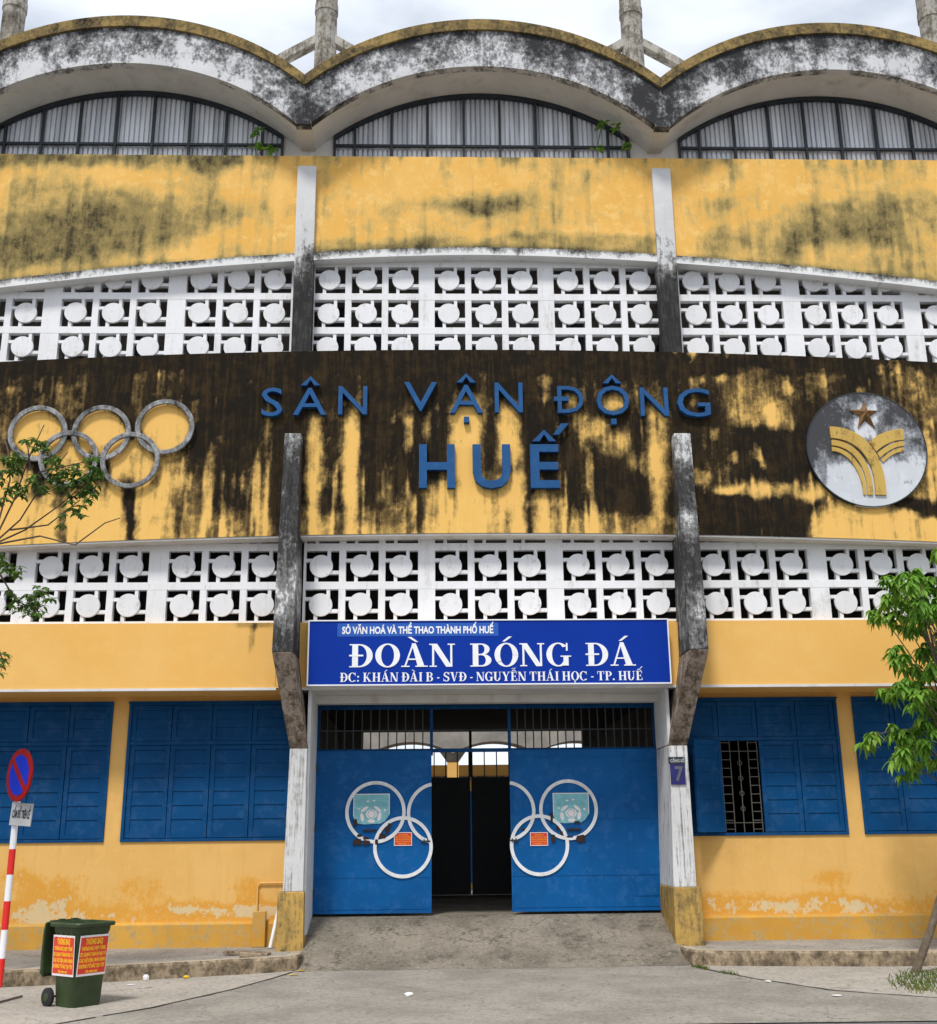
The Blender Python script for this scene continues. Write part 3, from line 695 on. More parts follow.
# ---- roof shells
HW=3.19
def arc(cx,zpk,rise,half,n=40):
    Rr=(half*half+rise*rise)/(2*rise)
    return [(cx+x, zpk-Rr+math.sqrt(Rr*Rr-x*x)) for x in [(-half+2*half*i/n) for i in range(n+1)]]
CX=[-12.70,-6.33,.045,6.42,12.79]
for cx in CX:
    lo=arc(cx,14.93,1.20,3.05); hi=arc(cx,15.68,1.20,3.185)
    n_=len(lo); fm=MB(); rows=[[(a[0]+(b[0]-a[0])*t,a[1]+(b[1]-a[1])*t) for a,b in zip(lo,hi)] for t in (0,.12,.5,.8,1)]
    for ra,rb in zip(rows,rows[1:]): fm.strip(ra,rb,-1.45,-1.30)
    def fst(X,Y,Z,cx=cx):
        q=abs(X-cx)/3.19; Rr=(3.12**2+1.44)/2.4; zl=14.93-Rr+math.sqrt(max(.01,Rr*Rr-min(abs(X-cx),3.05)**2)); t=(Z-zl)/.75
        return .10*ss(.75,1,t)+.10*ss(.7,1,q)-.16*ss(.62,.3,t)*ss(1,.5,q)+.10*(vn(X*.8,2,5)-.5)+(.06 if cx>-1 else .03)
    obj('fascia',fm,M['fascia'],B,stain=fst)
    hi2=arc(cx,15.90,1.21,3.185)
    obj('rim',MB().strip(hi,hi2,-1.50,-1.22),M['rim'],B)
    lo2=arc(cx,14.945,1.20,3.05)
    obj('roof_shell',MB().strip(lo2,arc(cx,15.6,1.20,3.185),-1.30,8.0),M['soffit'],B,smooth=True)
    # lunette: frame + corrugated sheet
    Rr=(3.05**2+1.2**2)/2.4; zc=14.945-Rr; f=lambda x:zc+math.sqrt(Rr*Rr-x*x); hw=2.72
    mb=MB(); N=28; xs=[-hw+2*hw*i/N for i in range(N+1)]
    mb.strip([(cx+x,f(x)-.075) for x in xs],[(cx+x,f(x)-.002) for x in xs],-.66,-.58)
    xm=[-hw+.01]+[(-3.5+k)*.668 for k in range(8)]+[hw-.01]
    for x in xm: mb.box(cx+x-.022,cx+x+.022,-.65,-.59,13.2,f(x)-.05)
    mb.box(cx-hw,cx+hw,-.645,-.595,13.80,13.845); mb.box(cx-hw,cx+hw,-.645,-.595,13.2,13.24)
    fr=obj('lunette_frame',mb,M['frame'],B)
    mb=MB(); x=-hw; prof_=[]
    while x<hw:
        for dx_,yy in ((0,-.56),(.058,-.56),(.064,-.515),(.084,-.515),(.090,-.56)): prof_.append((min(x+dx_,hw),yy+.004*math.sin(x*9)))
        x+=.0905
    for x,y in prof_: mb.v+=[(cx+x,y,13.2),(cx+x,y,f(x)-.01)]
    for i in range(len(prof_)-1): mb.f.append((2*i,2*i+2,2*i+3,2*i+1))
    obj('corrugated_sheet',mb,M['corr'],B)
    # white end walls beside the lunette and valley beam
    xs=[hw+ (3.185-hw)*i/6 for i in range(7)]
    for sg in (-1,1):
        xx=sorted(sg*x for x in xs)
        obj('end_wall',MB().strip([(cx+x,13.1) for x in xx],[(cx+x,(f(min(abs(x),3.04))+.05)) for x in xx],-.60,-.3),M['soffit'],B)
for vx in [(a+b)/2 for a,b in zip(CX,CX[1:])]:
    obj('valley_beam',MB().hexa([(vx-.137,-1.447,13.72),(vx+.137,-1.447,13.72),(vx+.137,2,13.72),(vx-.137,2,13.72)],[(vx-.135,-1.447,13.77),(vx+.135,-1.447,13.77),(vx+.135,2,13.9),(vx-.135,2,13.9)]),M['soffit'],B)
for vx in [(a+b)/2 for a,b in zip(CX,CX[1:])]:
    obj('fascia_wedge',MB().prism([(vx-.137,13.70),(vx+.137,13.70),(vx+.02,14.62),(vx-.02,14.62)],-1.4495,-1.28),M['fascia'],B,stain=lambda X,Y,Z:.07)
# roof posts with sloping struts
for x in (-9.75,-3.14,3.41,9.95):
    p=MB().tube([(x,1.6,13.5),(x,1.6,18.7),(x,1.6,18.72),(x,1.6,21)],[.235,.23,.235,.23],20)
    p.tube([(x,1.6,18.55),(x,1.6,18.75)],.25,20)
    po=obj('roof_post',p,M['concrete_dark'],B,smooth=True)
    for sg in (-1,1):
        q=MB(); pts=[(x+sg*.15,1.6,17.95-.05),(x+sg*.9,1.6,17.42),(x+sg*1.9,1.6,16.65)]
        for a,b in zip(pts,pts[1:]):
            q.hexa([(a[0],1.5,a[2]-.10),(b[0],1.5,b[2]-.10),(b[0],1.72,b[2]-.10),(a[0],1.72,a[2]-.10)],[(a[0],1.5,a[2]+.10),(b[0],1.5,b[2]+.10),(b[0],1.72,b[2]+.10),(a[0],1.72,a[2]+.10)])
        obj('strut',q,M['concrete_dark'],po)
# ---- inside of the building
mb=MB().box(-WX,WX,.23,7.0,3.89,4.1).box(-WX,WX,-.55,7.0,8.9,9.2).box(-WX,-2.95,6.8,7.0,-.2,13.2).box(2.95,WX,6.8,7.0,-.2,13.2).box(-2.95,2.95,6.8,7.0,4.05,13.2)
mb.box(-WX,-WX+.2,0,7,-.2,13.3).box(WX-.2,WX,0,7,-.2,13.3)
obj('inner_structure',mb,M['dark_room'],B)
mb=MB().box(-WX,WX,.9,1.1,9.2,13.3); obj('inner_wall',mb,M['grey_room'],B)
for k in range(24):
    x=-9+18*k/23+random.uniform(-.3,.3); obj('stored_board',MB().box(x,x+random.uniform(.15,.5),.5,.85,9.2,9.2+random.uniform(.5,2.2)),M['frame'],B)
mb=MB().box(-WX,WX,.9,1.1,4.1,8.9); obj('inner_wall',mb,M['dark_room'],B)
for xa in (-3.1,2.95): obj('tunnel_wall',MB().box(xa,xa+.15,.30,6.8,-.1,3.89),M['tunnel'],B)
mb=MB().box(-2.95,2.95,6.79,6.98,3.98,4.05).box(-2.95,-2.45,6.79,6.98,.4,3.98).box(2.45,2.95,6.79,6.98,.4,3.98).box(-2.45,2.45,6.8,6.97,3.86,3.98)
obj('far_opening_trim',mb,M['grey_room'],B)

# ================================================================== STANDS BEYOND
S=thing('far_stand','yellow far stand with dark arched canopy seen through the gate','stand',(0,22,0))
mb=MB().box(-9,9,24,24.4,-.2,4.15); obj('wall',mb,M['yellow_low'],S)
mb=MB().box(-9,9,23.95,24,3.6,3.75).box(-9,9,23.97,24,0,1.1); obj('trim_stripe',mb,M['knee'],S)
for k in range(-3,4):
    x=-.24+2.96*k
    c=MB().box(x-.2,x+.2,22,22.4,-.2,4.5); cc=obj('column',c,M['yellow_low'],S)
    obj('capital',MB().hexa([(x-.2,21.98,4.15),(x+.2,21.98,4.15),(x+.2,22.42,4.15),(x-.2,22.42,4.15)],[(x-.45,21.9,4.5),(x+.45,21.9,4.5),(x+.45,22.5,4.5),(x-.45,22.5,4.5)]),M['tunnel'],cc)
for k in range(-3,3):
    x0=-.24+2.96*k; cx=x0+1.48; a=arc(cx,4.84,.42,1.48,16)
    obj('canopy_arch',MB().strip(a,[(x,6.6) for x,z in a],21.9,23.2),M['grey_room'],S)
for xa in (2.3,-5.6): obj('window_block',MB().box(xa,xa+1.0,23.6,23.9,3.2,4.9),M['galv'],S)
for k in range(3):
    pass
obj('field_door',MB().box(-1.0,.6,23.88,23.94,0,3.2),M['blue_gate'],S)

# ================================================================== INNER GATE
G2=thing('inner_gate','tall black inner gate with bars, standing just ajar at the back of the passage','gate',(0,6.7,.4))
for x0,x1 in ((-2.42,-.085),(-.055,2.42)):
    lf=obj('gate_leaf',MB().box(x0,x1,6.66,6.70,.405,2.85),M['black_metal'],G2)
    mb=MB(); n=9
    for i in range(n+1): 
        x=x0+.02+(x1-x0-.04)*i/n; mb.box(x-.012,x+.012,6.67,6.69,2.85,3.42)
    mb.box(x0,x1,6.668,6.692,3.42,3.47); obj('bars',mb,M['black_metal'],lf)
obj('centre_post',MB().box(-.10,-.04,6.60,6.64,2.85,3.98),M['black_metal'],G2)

# ================================================================== ENTRANCE GATE
G=thing('entrance_gate','blue sheet-metal double gate with white rings, standing half open','gate',(0,.27,.4))
YG=.27
fr=MB().box(-2.80,2.86,YG+.12,YG+.18,3.66,3.76).box(-2.80,2.86,YG+.12,YG+.17,2.95,3.01)
for x in (-2.78,-.90,.40,2.84): fr.box(x-.025,x+.025,YG+.115,YG+.165,2.9,3.7)
obj('gate_frame',fr,M['blue'],G)
tr=MB()
for x0,x1 in ((-2.78,-.9),(-.9,.4),(.4,2.84)):
    n=int((x1-x0)/.135)
    if x0==-.9: continue
    for i in range(1,n): x=x0+(x1-x0)*i/n; tr.box(x-.010,x+.010,YG+.13,YG+.15,3.01,3.66)
tr.box(-2.78,2.84,YG+.128,YG+.152,3.30,3.32)
obj('transom_bars',tr,M['black_metal'],G)
def leaf(x0,x1,mir):
    mb=MB().box(x0,x1,YG,YG+.035,.46,2.97)
    # pressed frame lines
    for z in (.50,.98,1.86,2.84): mb.box(x0+.04,x1-.04,YG-.006,YG-.001,z,z+.02)
    if mir: mb.box(2.28,2.30,YG-.008,YG-.001,.5,2.9); mb.box(2.36,2.375,YG-.007,YG-.001,.66,2.78); mb.box(2.375,2.82,YG-.007,YG-.001,.66,.675); mb.box(2.375,2.82,YG-.007,YG-.001,2.765,2.78)
    for x in (x0,x1-.03): mb.box(x,x+.03,YG-.010,YG-.001,.46,2.97)
    mb.box(x0,x1,YG-.009,YG-.001,.44,.48)
    for q in ((.33,.67) if not mir else (.27,.52)):
        xx=x0+(x1-x0)*q; mb.box(xx-.004,xx+.004,YG-.004,YG-.001,.48,2.95)
    lf=obj('gate_leaf',mb,M['blue_gate'],G)
    xe=x1-.07 if not mir else x0+.07
    obj('bolt',MB().box(xe-.10,xe+.05,YG-.028,YG-.011,1.52,1.545).box(xe-.06,xe-.04,YG-.032,YG-.010,1.50,1.565).box(xe+.0,xe+.02,YG-.032,YG-.010,1.50,1.565),M['frame'],lf)
    for zz_ in (.75,1.75,2.7):
        xh=x0+.012 if not mir else x1-.012
        obj('hinge',MB().tube([(xh,YG-.02,zz_-.06),(xh,YG-.02,zz_+.06)],.014,8),M['frame'],lf)
    return lf
LL=leaf(-2.79,-.90,False); RL=leaf(.385,2.85,True)
def P(u,v,y=.262): return at(u,v,y)
def rg(c,px,lf,a0=0,a1=2*math.pi,yy=.25):
    p=P(*c); r=px; obj('ring',MB().ring(p.x,p.z,r-.033,r+.033,yy,YG-.001,a0,a1,n=56),M['white_ring'],lf)
RAD=.70
ringsL=[((375.5,812),.70,0,2*math.pi,.250),((403,845.5),.435,0,2*math.pi,.246)]
rl=.445
p1=P(375.5,812); p2=P(403,847)
obj('ring',MB().ring(p1.x,p1.z,.435,.49,.250,.269,n=60),M['white_ring'],LL)
obj('ring',MB().ring(p2.x,p2.z,.425,.48,.246,.269,n=60),M['white_ring'],LL)
cx3=P(437,813).x; cz3=P(437,813).z; dx=(-.905-cx3); 
def clipped(cx,cz,r0,r1,xc,left,y0):
    # part of a ring that is cut off at the vertical edge x = xc
    th=math.acos(max(-1,min(1,(xc-cx)/r1)))
    return (th,2*math.pi-th) if left else (-th,th)
a0,a1=clipped(cx3,cz3,.435,.49,-.905,True,.25)
obj('ring',MB().ring(cx3,cz3,.435,.49,.2485,.269,a0,a1,n=50),M['white_ring'],LL)
q1=P(568.5,809.5); q2=P(539.5,845)
obj('ring',MB().ring(q1.x,q1.z,.425,.48,.250,.269,n=60),M['white_ring'],RL)
obj('ring',MB().ring(q2.x,q2.z,.425,.48,.246,.269,n=60),M['white_ring'],RL)
q3=P(506,811); a0,a1=clipped(q3.x,q3.z,.425,.48,.39,False,.25)
obj('ring',MB().ring(q3.x,q3.z,.425,.48,.2485,.269,a0,a1,n=50),M['white_ring'],RL)
def gposter(cu,cv,lf,flip):
    c=P(cu,cv); hw,hh=.295,.24
    base=MB()
    base.prism([(c.x-hw,c.z-hh+.12),(c.x-hw+.05,c.z-hh+.02),(c.x-.12,c.z-hh),(c.x+.15,c.z-hh+.01),(c.x+.22,c.z-hh+.05),(c.x+hw,c.z-hh+.15),(c.x+hw,c.z+hh),(c.x-hw,c.z+hh)],.258,.2685)
    pm=obj('torn_poster',base,M['teal'],lf)
    e=MB()
    e.box(c.x-hw,c.x+hw,.2555,.2575,c.z+hh-.012,c.z+hh); e.box(c.x-hw,c.x-hw+.012,.2555,.2575,c.z-hh+.13,c.z+hh-.012); e.box(c.x+hw-.012,c.x+hw,.2555,.2575,c.z-hh+.16,c.z+hh-.012)
    # pale map-like drawing of blocks round a pitch
    def blob(x,z,w_,h_,r_):
        ca,sa=math.cos(R(r_)),math.sin(R(r_)); pts=[]
        for i in range(10):
            t=2*math.pi*i/10; a=w_*math.cos(t)*1.05; b=h_*math.sin(t); pts.append((c.x+x+a*ca-b*sa,c.z+z+a*sa+b*ca))
        e.prism(pts,.2552,.2574)
    for bx,bz,bw,bh,rr in ((0,-.08,.09,.075,0),(-.11,.0,.07,.025,35),(.10,.0,.07,.025,-40),(-.15,-.13,.03,.07,10),(.13,-.12,.03,.07,-12),(0,-.19,.06,.03,0),(-.06,.12,.025,.012,0),(.04,.13,.025,.012,0),(-.2,.0,.02,.012,0),(.22,-.02,.02,.02,0)): blob(bx,bz,bw,bh,rr)
    obj('map_drawing',e,M['poster_white'],pm)
    e=MB()
    for k in range(6): e.box(c.x-hw+.03+.02*k,c.x+hw-.03-.03*(k%3),.2562,.2578,c.z+.05+.03*k,c.z+.056+.03*k)
    e.ring(c.x,c.z-.08,.055,.062,.2535,.2556,n=14)
    obj('map_lines',e,M['teal_dark'],pm)
gposter(371.5,809,LL,False); gposter(571,808,RL,True)
# rusty torn patches round the posters
def rust(lf,pts):
    for u0,v0,u1,v1 in pts:
        a=P(u0,v0);b=P(u1,v1); mb=MB(); n=14; cx,cz=(a.x+b.x)/2,(a.z+b.z)/2; w_,h_=abs(b.x-a.x)/2,abs(a.z-b.z)/2
        mb.prism([(cx+w_*math.copysign(abs(math.cos(t))**.5,math.cos(t))*(.8+.35*random.random()),cz+h_*math.copysign(abs(math.sin(t))**.5,math.sin(t))*(.75+.4*random.random())) for t in [2*math.pi*i/n for i in range(n)]],.2445,.2695)
        obj('rust_patch',mb,M['rust'],lf)
rust(LL,[(353,839,362,845),(363,840,370,845),(353,819,357,826),(379,833,386,839),(385,827,390,833),(362,829.5,376,831),(357,834,362,837),(363,837,369,839.5),(375,839,378,845),(388,823,391,827)])
rust(RL,[(550,812,553,823),(551,835,556,842),(576,835,586,842),(567,828.5,581,830.5),(574,821,580,823),(556,826,559,830),(560,831,563,835),(522,828,525,831),(566,836,573,837.5)])
# ------------------------------------------------------------------ text
def text_mb(body, x, z, width, height, y, ext, bold=0.0, align='C', shear=0, M4=None):
    """flat sans lettering in the XZ plane facing -Y, fitted into width x height"""
    cu=bpy.data.curves.new('text','FONT'); cu.body=body; cu.size=1; cu.offset=bold; cu.extrude=.5; cu.resolution_u=3; cu.shear=shear
    t=bpy.data.objects.new('text',cu); COL.objects.link(t); bpy.context.view_layer.update()
    me=bpy.data.meshes.new_from_object(t.evaluated_get(bpy.context.evaluated_depsgraph_get()))
    vs=[v.co.copy() for v in me.vertices]; fs=[tuple(p.vertices) for p in me.polygons]
    bpy.data.objects.remove(t); bpy.data.curves.remove(cu); bpy.data.meshes.remove(me)
    x0=min(v.x for v in vs); x1=max(v.x for v in vs)
    capa=.69+2*bold
    sx=width/(x1-x0) if width else height/capa; sz=height/capa
    mb=MB(); o=x-(width/2 if (align=='C' and width) else 0)
    mb.add([(o+(v.x-x0)*sx, y-(v.z+.5)*ext, z+(v.y+bold)*sz) for v in vs],fs)
    return mb
for lf,cu_,cv_ in ((LL,403,839),(RL,539,839)):
    c=P(cu_,cv_); hw,hh=.145,.105
    pm=obj('red_notice',MB().box(c.x-hw,c.x+hw,.2585,.2685,c.z-hh,c.z+hh),M['red_poster'],lf)
    e=MB(); t_=.010
    e.box(c.x-hw,c.x+hw,.2570,.2584,c.z-hh,c.z-hh+t_).box(c.x-hw,c.x+hw,.2570,.2584,c.z+hh-t_,c.z+hh).box(c.x-hw,c.x-hw+t_,.2571,.2583,c.z-hh+t_,c.z+hh-t_).box(c.x+hw-t_,c.x+hw,.2571,.2583,c.z-hh+t_,c.z+hh-t_)
    obj('border',e,M['poster_white'],pm)
    e=MB()
    for i,(tx,w_) in enumerate((('THÔNG BÁO',.15),('CẤM ĐỂ XE TRƯỚC CỔNG',.25),('CẤM TỤ TẬP BUÔN BÁN',.25),('KHÔNG VỨT RÁC BỪA BÃI',.25),('ĐOÀN BÓNG ĐÁ',.20))):
        q=text_mb(tx,c.x,c.z+.055-.034*i,w_,.018,.2585,.0012,.02); e.add(q.v,q.f)
    obj('notice_text',e,M['poster_yel'],pm)

# ---- bold serif glyphs for the signboard (built as solid strokes)
def G_stem(x,w_,z0=0,z1=1,ser=(1,1),sw=.09,st=.05):
    o=[[(x,z0),(x+w_,z0),(x+w_,z1),(x,z1)]]
    if ser[0]: o.append([(x-sw,z0),(x+w_+sw,z0),(x+w_+sw,z0+st),(x-sw,z0+st)])
    if ser[1]: o.append([(x-sw,z1-st),(x+w_+sw,z1-st),(x+w_+sw,z1),(x-sw,z1)])
    return o
def G_bowl(cx,cz,rx,rz,tx,tz,a0,a1,n=22):
    out_=[(cx+rx*math.cos(a0+(a1-a0)*i/n),cz+rz*math.sin(a0+(a1-a0)*i/n)) for i in range(n+1)]
    inn=[(cx+(rx-tx)*math.cos(a0+(a1-a0)*i/n),cz+(rz-tz)*math.sin(a0+(a1-a0)*i/n)) for i in range(n+1)]
    return [[out_[i],out_[i+1],inn[i+1],inn[i]] for i in range(n)]
def G_line(a,b,w0,w1=None,hor=True):
    w1=w0 if w1 is None else w1
    return [[(a[0]-w0/2,a[1]),(a[0]+w0/2,a[1]),(b[0]+w1/2,b[1]),(b[0]-w1/2,b[1])]]
def box4(x0,x1,z0,z1): return [[(x0,z0),(x1,z0),(x1,z1),(x0,z1)]]
PI=math.pi; TK=.20; TN=.055
def glyph(ch):
    b=TK; 
    if ch=='D' or ch=='Đ':
        g=G_stem(.10,b,0,1,(0,0)); g+=box4(.01,.10,0,.05)+box4(.01,.10,.95,1)+G_bowl(.34,.5,.46,.5,b,TN,-PI/2,PI/2)+box4(.30,.36,0,TN)+box4(.30,.36,1-TN,1)
        if ch=='Đ': g+=box4(0,.48,.47,.54)
        return g,.82
    if ch=='O': return G_bowl(.42,.5,.42,.52,b,TN,0,2*PI,40),.84
    if ch=='A':
        return G_line((.10,.0),(.38,1),.06,.06)+G_line((.66,0),(.40,1.02),b+.04,b*.7)+box4(.20,.58,.30,.36)+box4(-.02,.26,0,.05)+box4(.46,.88,0,.05),.88
    if ch=='N':
        return G_stem(.08,TN+.015,0,1,(1,0))+G_stem(.70,TN+.015,0,1,(0,1))+G_line((.66,0),(.14,1),b+.0,b+.02)+box4(-.02,.2,.95,1),.86
    if ch=='B':
        return G_stem(.10,b,0,1,(0,0))+box4(.01,.10,0,.05)+box4(.01,.10,.95,1)+G_bowl(.40,.75,.30,.25,b*.9,TN,-PI/2,PI/2)+G_bowl(.42,.27,.34,.27,b,TN,-PI/2,PI/2)+box4(.30,.44,0,TN)+box4(.30,.42,1-TN,1)+box4(.30,.44,.49,.545),.80
    if ch in 'CG':
        g=G_bowl(.42,.5,.42,.52,b,TN,PI*.24,PI*1.76,34)+box4(.70,.76,.66,1.0)
        if ch=='G': g+=box4(.60,.78,0.02,.42)+box4(.50,.88,.40,.45)
        else: g+=box4(.71,.76,.02,.18)
        return g,.86
    if ch=='I': return G_stem(.10,b,sw=.09),.40
    if ch=='H': return G_stem(.09,b,sw=.08)+G_stem(.60,b,sw=.08)+box4(.28,.61,.47,.53),.90
    if ch=='K': return G_stem(.09,b,sw=.08)+G_line((.30,.40),(.66,1),.06,.06)+G_line((.74,0),(.38,.56),b+.02,b-.02)+box4(.54,.80,.95,1)+box4(.56,.92,0,.05),.92
    if ch=='E' or ch=='F':
        return G_stem(.10,b,0,1,(0,0))+box4(.01,.10,0,.05)+box4(.01,.10,.95,1)+box4(.30,.66,0,.055)+box4(.30,.64,.945,1)+box4(.30,.52,.475,.53)+box4(.62,.68,0,.26)+box4(.60,.65,.76,1)+box4(.48,.53,.38,.62),.74
    if ch=='P': return G_stem(.10,b,0,1,(1,0))+box4(.01,.10,.95,1)+G_bowl(.40,.72,.32,.28,b,TN,-PI/2,PI/2)+box4(.30,.42,1-TN,1)+box4(.30,.42,.44,.495),.74
    if ch=='S': return G_bowl(.34,.74,.28,.28,.14,.06,PI*.1,PI*1.35,20)+G_bowl(.34,.27,.32,.29,.17,.06,-PI*.85,PI*.45,22)+G_line((.50,.38),(.16,.66),.26,.26)+box4(.58,.64,.70,1)+box4(.03,.08,0,.32),.70
    if ch=='T': return G_stem(.28,b,0,1,(1,0))+box4(.02,.74,.945,1)+box4(.02,.07,.70,1)+box4(.69,.74,.70,1),.78
    if ch=='U': return box4(.08,.08+b,.30,1)+box4(-.02,.36,.95,1)+G_bowl(.39,.32,.31,.34,b-.02,.07,PI,2*PI)+box4(.64,.70,.30,1)+box4(.56,.80,.95,1),.86
    if ch=='V': return G_line((.42,-.02),(.18,1),b*.6,b+.04)+G_line((.44,-.02),(.72,1),.06,.06)+box4(-.02,.36,.95,1)+box4(.60,.86,.95,1),.86
    if ch=='Y': return G_stem(.30,b,0,.48,(1,0))+G_line((.40,.42),(.14,1),b,b)+G_line((.44,.42),(.70,1),.07,.07)+box4(-.02,.32,.95,1)+box4(.58,.84,.95,1),.84
    if ch=='-': return box4(.02,.28,.33,.44),.32
    if ch==':': return G_bowl(.12,.10,.10,.10,.0999,.0999,0,2*PI,12)+G_bowl(.12,.56,.10,.10,.0999,.0999,0,2*PI,12),.28
    if ch=='.': return G_bowl(.12,.10,.10,.10,.0999,.0999,0,2*PI,12),.28
    return [],.34
ACC={'À':('A','g'),'Á':('A','a'),'Ó':('O','a'),'Ọ':('O','d'),'Ế':('E','ca'),'Ễ':('E','ct')}
def serif_mb(body,x,z,width,height,y,ext,gap=.10,wordgap=None):
    mb=MB(); cx=0; k=0; items=[]
    for ch in body:
        if ch==' ': cx+=.40 if wordgap is None else wordgap; continue
        b_,ac=ACC.get(ch,(ch,'')); g,w_=glyph(b_)
        for a in ac:
            mx_=w_/2-.03; 
            if a=='g': g=g+G_line((mx_+.10,1.08),(mx_-.16,1.30),.10,.13)
            if a=='a': g=g+G_line((mx_-.06+(.18 if 'c' in ac else 0),1.08+(.2 if 'c' in ac else 0)),(mx_+.18+(.18 if 'c' in ac else 0),1.30+(.2 if 'c' in ac else 0)),.10,.13)
            if a=='c': g=g+G_line((mx_-.18,1.06),(mx_-.02,1.24),.09,.12)+G_line((mx_+.20,1.06),(mx_+.02,1.24),.09,.12)
            if a=='t': g=g+G_line((mx_-.2,1.34),(mx_-.04,1.42),.12,.12)+G_line((mx_+.02,1.34),(mx_+.2,1.44),.12,.12)
            if a=='d': g=g+G_bowl(mx_,-.17,.08,.08,.0799,.0799,0,2*PI,12)
        items.append((cx,g)); cx+=w_+gap
    sx=width/(cx-gap)
    for ox,g in items:
        for p in g:
            k+=1; pts=[(x-width/2+(ox+a)*sx, z+b*height) for a,b in p]
            ar=sum(pts[i][0]*pts[(i+1)%len(pts)][1]-pts[(i+1)%len(pts)][0]*pts[i][1] for i in range(len(pts)))
            if abs(ar)<1e-9: continue
            if ar<0: pts=pts[::-1]
            mb.prism(pts,y-ext-(k%75)*.0001,y)
    return mb
# ================================================================== SIGNBOARD
SB=thing('signboard','wide blue signboard with white serif lettering hung above the gate','signboard',(0.02,-1.0,4.4))
x0,x1,z0,z1=-2.82,2.87,3.90,4.90
obj('board',MB().box(x0,x1,-1.0,-.82,z0,z1),M['sign_blue'],SB)
mb=MB(); t=.020
mb.box(x0-t,x1+t,-1.015,-.81,z1,z1+t).box(x0-t,x1+t,-1.015,-.81,z0-t,z0).box(x0-t,x0,-1.014,-.811,z0,z1).box(x1,x1+t,-1.014,-.811,z0,z1)
obj('sign_frame',mb,M['white'],SB)
obj('strip',MB().box(-2.38,.17,-1.004,-1.0005,4.655,4.865),M['sign_pale_blue'],SB)
obj('lettering',text_mb('SỞ VĂN HOÁ VÀ THỂ THAO THÀNH PHỐ HUẾ',-1.105,4.695,2.40,.118,-1.0045,.004,.035),M['white'],SB)
for tx,ua,ub in (('ĐOÀN',-2.20,-.31+.02),('BÓNG',-.31+.29,1.28),('ĐÁ',1.53,2.33)):
    pass
wA=at(349,667,-1.0).x; wB=at(455,667,-1.0).x; wC=at(470,667,-1.0).x; wD=at(571,667,-1.0).x; wE=at(586,667,-1.0).x; wF=at(636,667,-1.0).x
zb_=at(490,666.5,-1.0).z; zt_=at(490,643.5,-1.0).z
for tx,a,b in (('ĐOÀN',wA,wB),('BÓNG',wC,wD),('ĐÁ',wE,wF)):
    obj('lettering',serif_mb(tx,(a+b)/2,zb_,b-a,zt_-zb_,-1.0,.006,gap=.07),M['white'],SB)
a=at(340,680,-1.0); b=at(643,680,-1.0); zt_=at(490,672,-1.0).z; zb_=at(490,681,-1.0).z
words='ĐC: KHÁN ĐÀI B - SVĐ - NGUYỄN THÁI HỌC - TP. HUẾ'.split(' ')
def adv(wd): return sum(glyph(ACC.get(ch,(ch,''))[0])[1]+.06 for ch in wd)-.06
tot=sum(adv(w_) for w_ in words)+.36*(len(words)-1); sc=(b.x-a.x)/tot; xx=a.x
for wd in words:
    L_=adv(wd)*sc; obj('lettering',serif_mb(wd,xx+L_/2,zb_,L_,zt_-zb_,-1.0,.006,gap=.06),M['white'],SB); xx+=L_+.36*sc

# ================================================================== WALL LETTERING
WL=thing('wall_lettering','raised blue stadium name lettering in two lines on the blackened band','lettering',(0,-1.0,7.1))
BASE={'Â':('A','c'),'Ậ':('A','cd'),'Ộ':('O','cd'),'Ế':('E','ca'),'Đ':('D','b')}
def wl(ch,u0,u1,vb,vt,bold):
    a=at(u0,vb,-1.08); b=at(u1,vb,-1.08); c=at((u0+u1)/2,vt,-1.08)
    w_=b.x-a.x; h_=c.z-a.z; cx=(a.x+b.x)/2; bb,mk=BASE.get(ch,(ch,'')); big=bb=='E'
    if bb=='D': a.x+=.05; w_-=.05; cx+=.025
    if bb=='E': w_-=.08; cx-=.04
    mb=text_mb(bb,cx,a.z,w_,h_,-1.0,.095,bold)
    t=.085 if not big else .11; zt=a.z+h_; d=.16 if not big else .20
    for m in mk:
        if m=='c':
            for sg in (-1,1):
                p=[(cx+sg*d,zt+.045),(cx+sg*(d-t*1.1),zt+.045),(cx,zt+.045+d*.62),(cx,zt+.045+d*.62+t*.75)]
                mb.prism(p if sg<0 else p[::-1],-1.093,-1.0)
        if m=='d': mb.box(cx-.045,cx+.045,-1.094,-1.0,a.z-.17,a.z-.07)
        if m=='a': mb.prism([(cx+d*.75,zt+.16),(cx+d*1.25,zt+.16),(cx+d*2.1,zt+.36),(cx+d*1.45,zt+.36)],-1.096,-1.0)
        if m=='b': mb.box(cx-w_/2-.06,cx-w_/2+.19,-1.097,-1.0,a.z+h_*.44,a.z+h_*.44+.075)
    obj('letter',mb,M['blue_letter'],WL)
for ch,u0,u1,vb,vt in (('S',261,282,416,388),('Â',293,326,415,388),('N',338,367,414.5,386),('V',404,437,411,382),('Ậ',450,483,413,385),('N',495,523,412.5,382.5),
                       ('Đ',555,584,413,386),('Ộ',597,630,415,386),('N',641,669,416,387.5),('G',678,711,416.5,388.5)):
    wl(ch,u0,u1,vb,vt,.0)
for ch,u0,u1 in (('H',419,455),('U',473,511),('Ế',531,565)): wl(ch,u0,u1,488,444,.018)

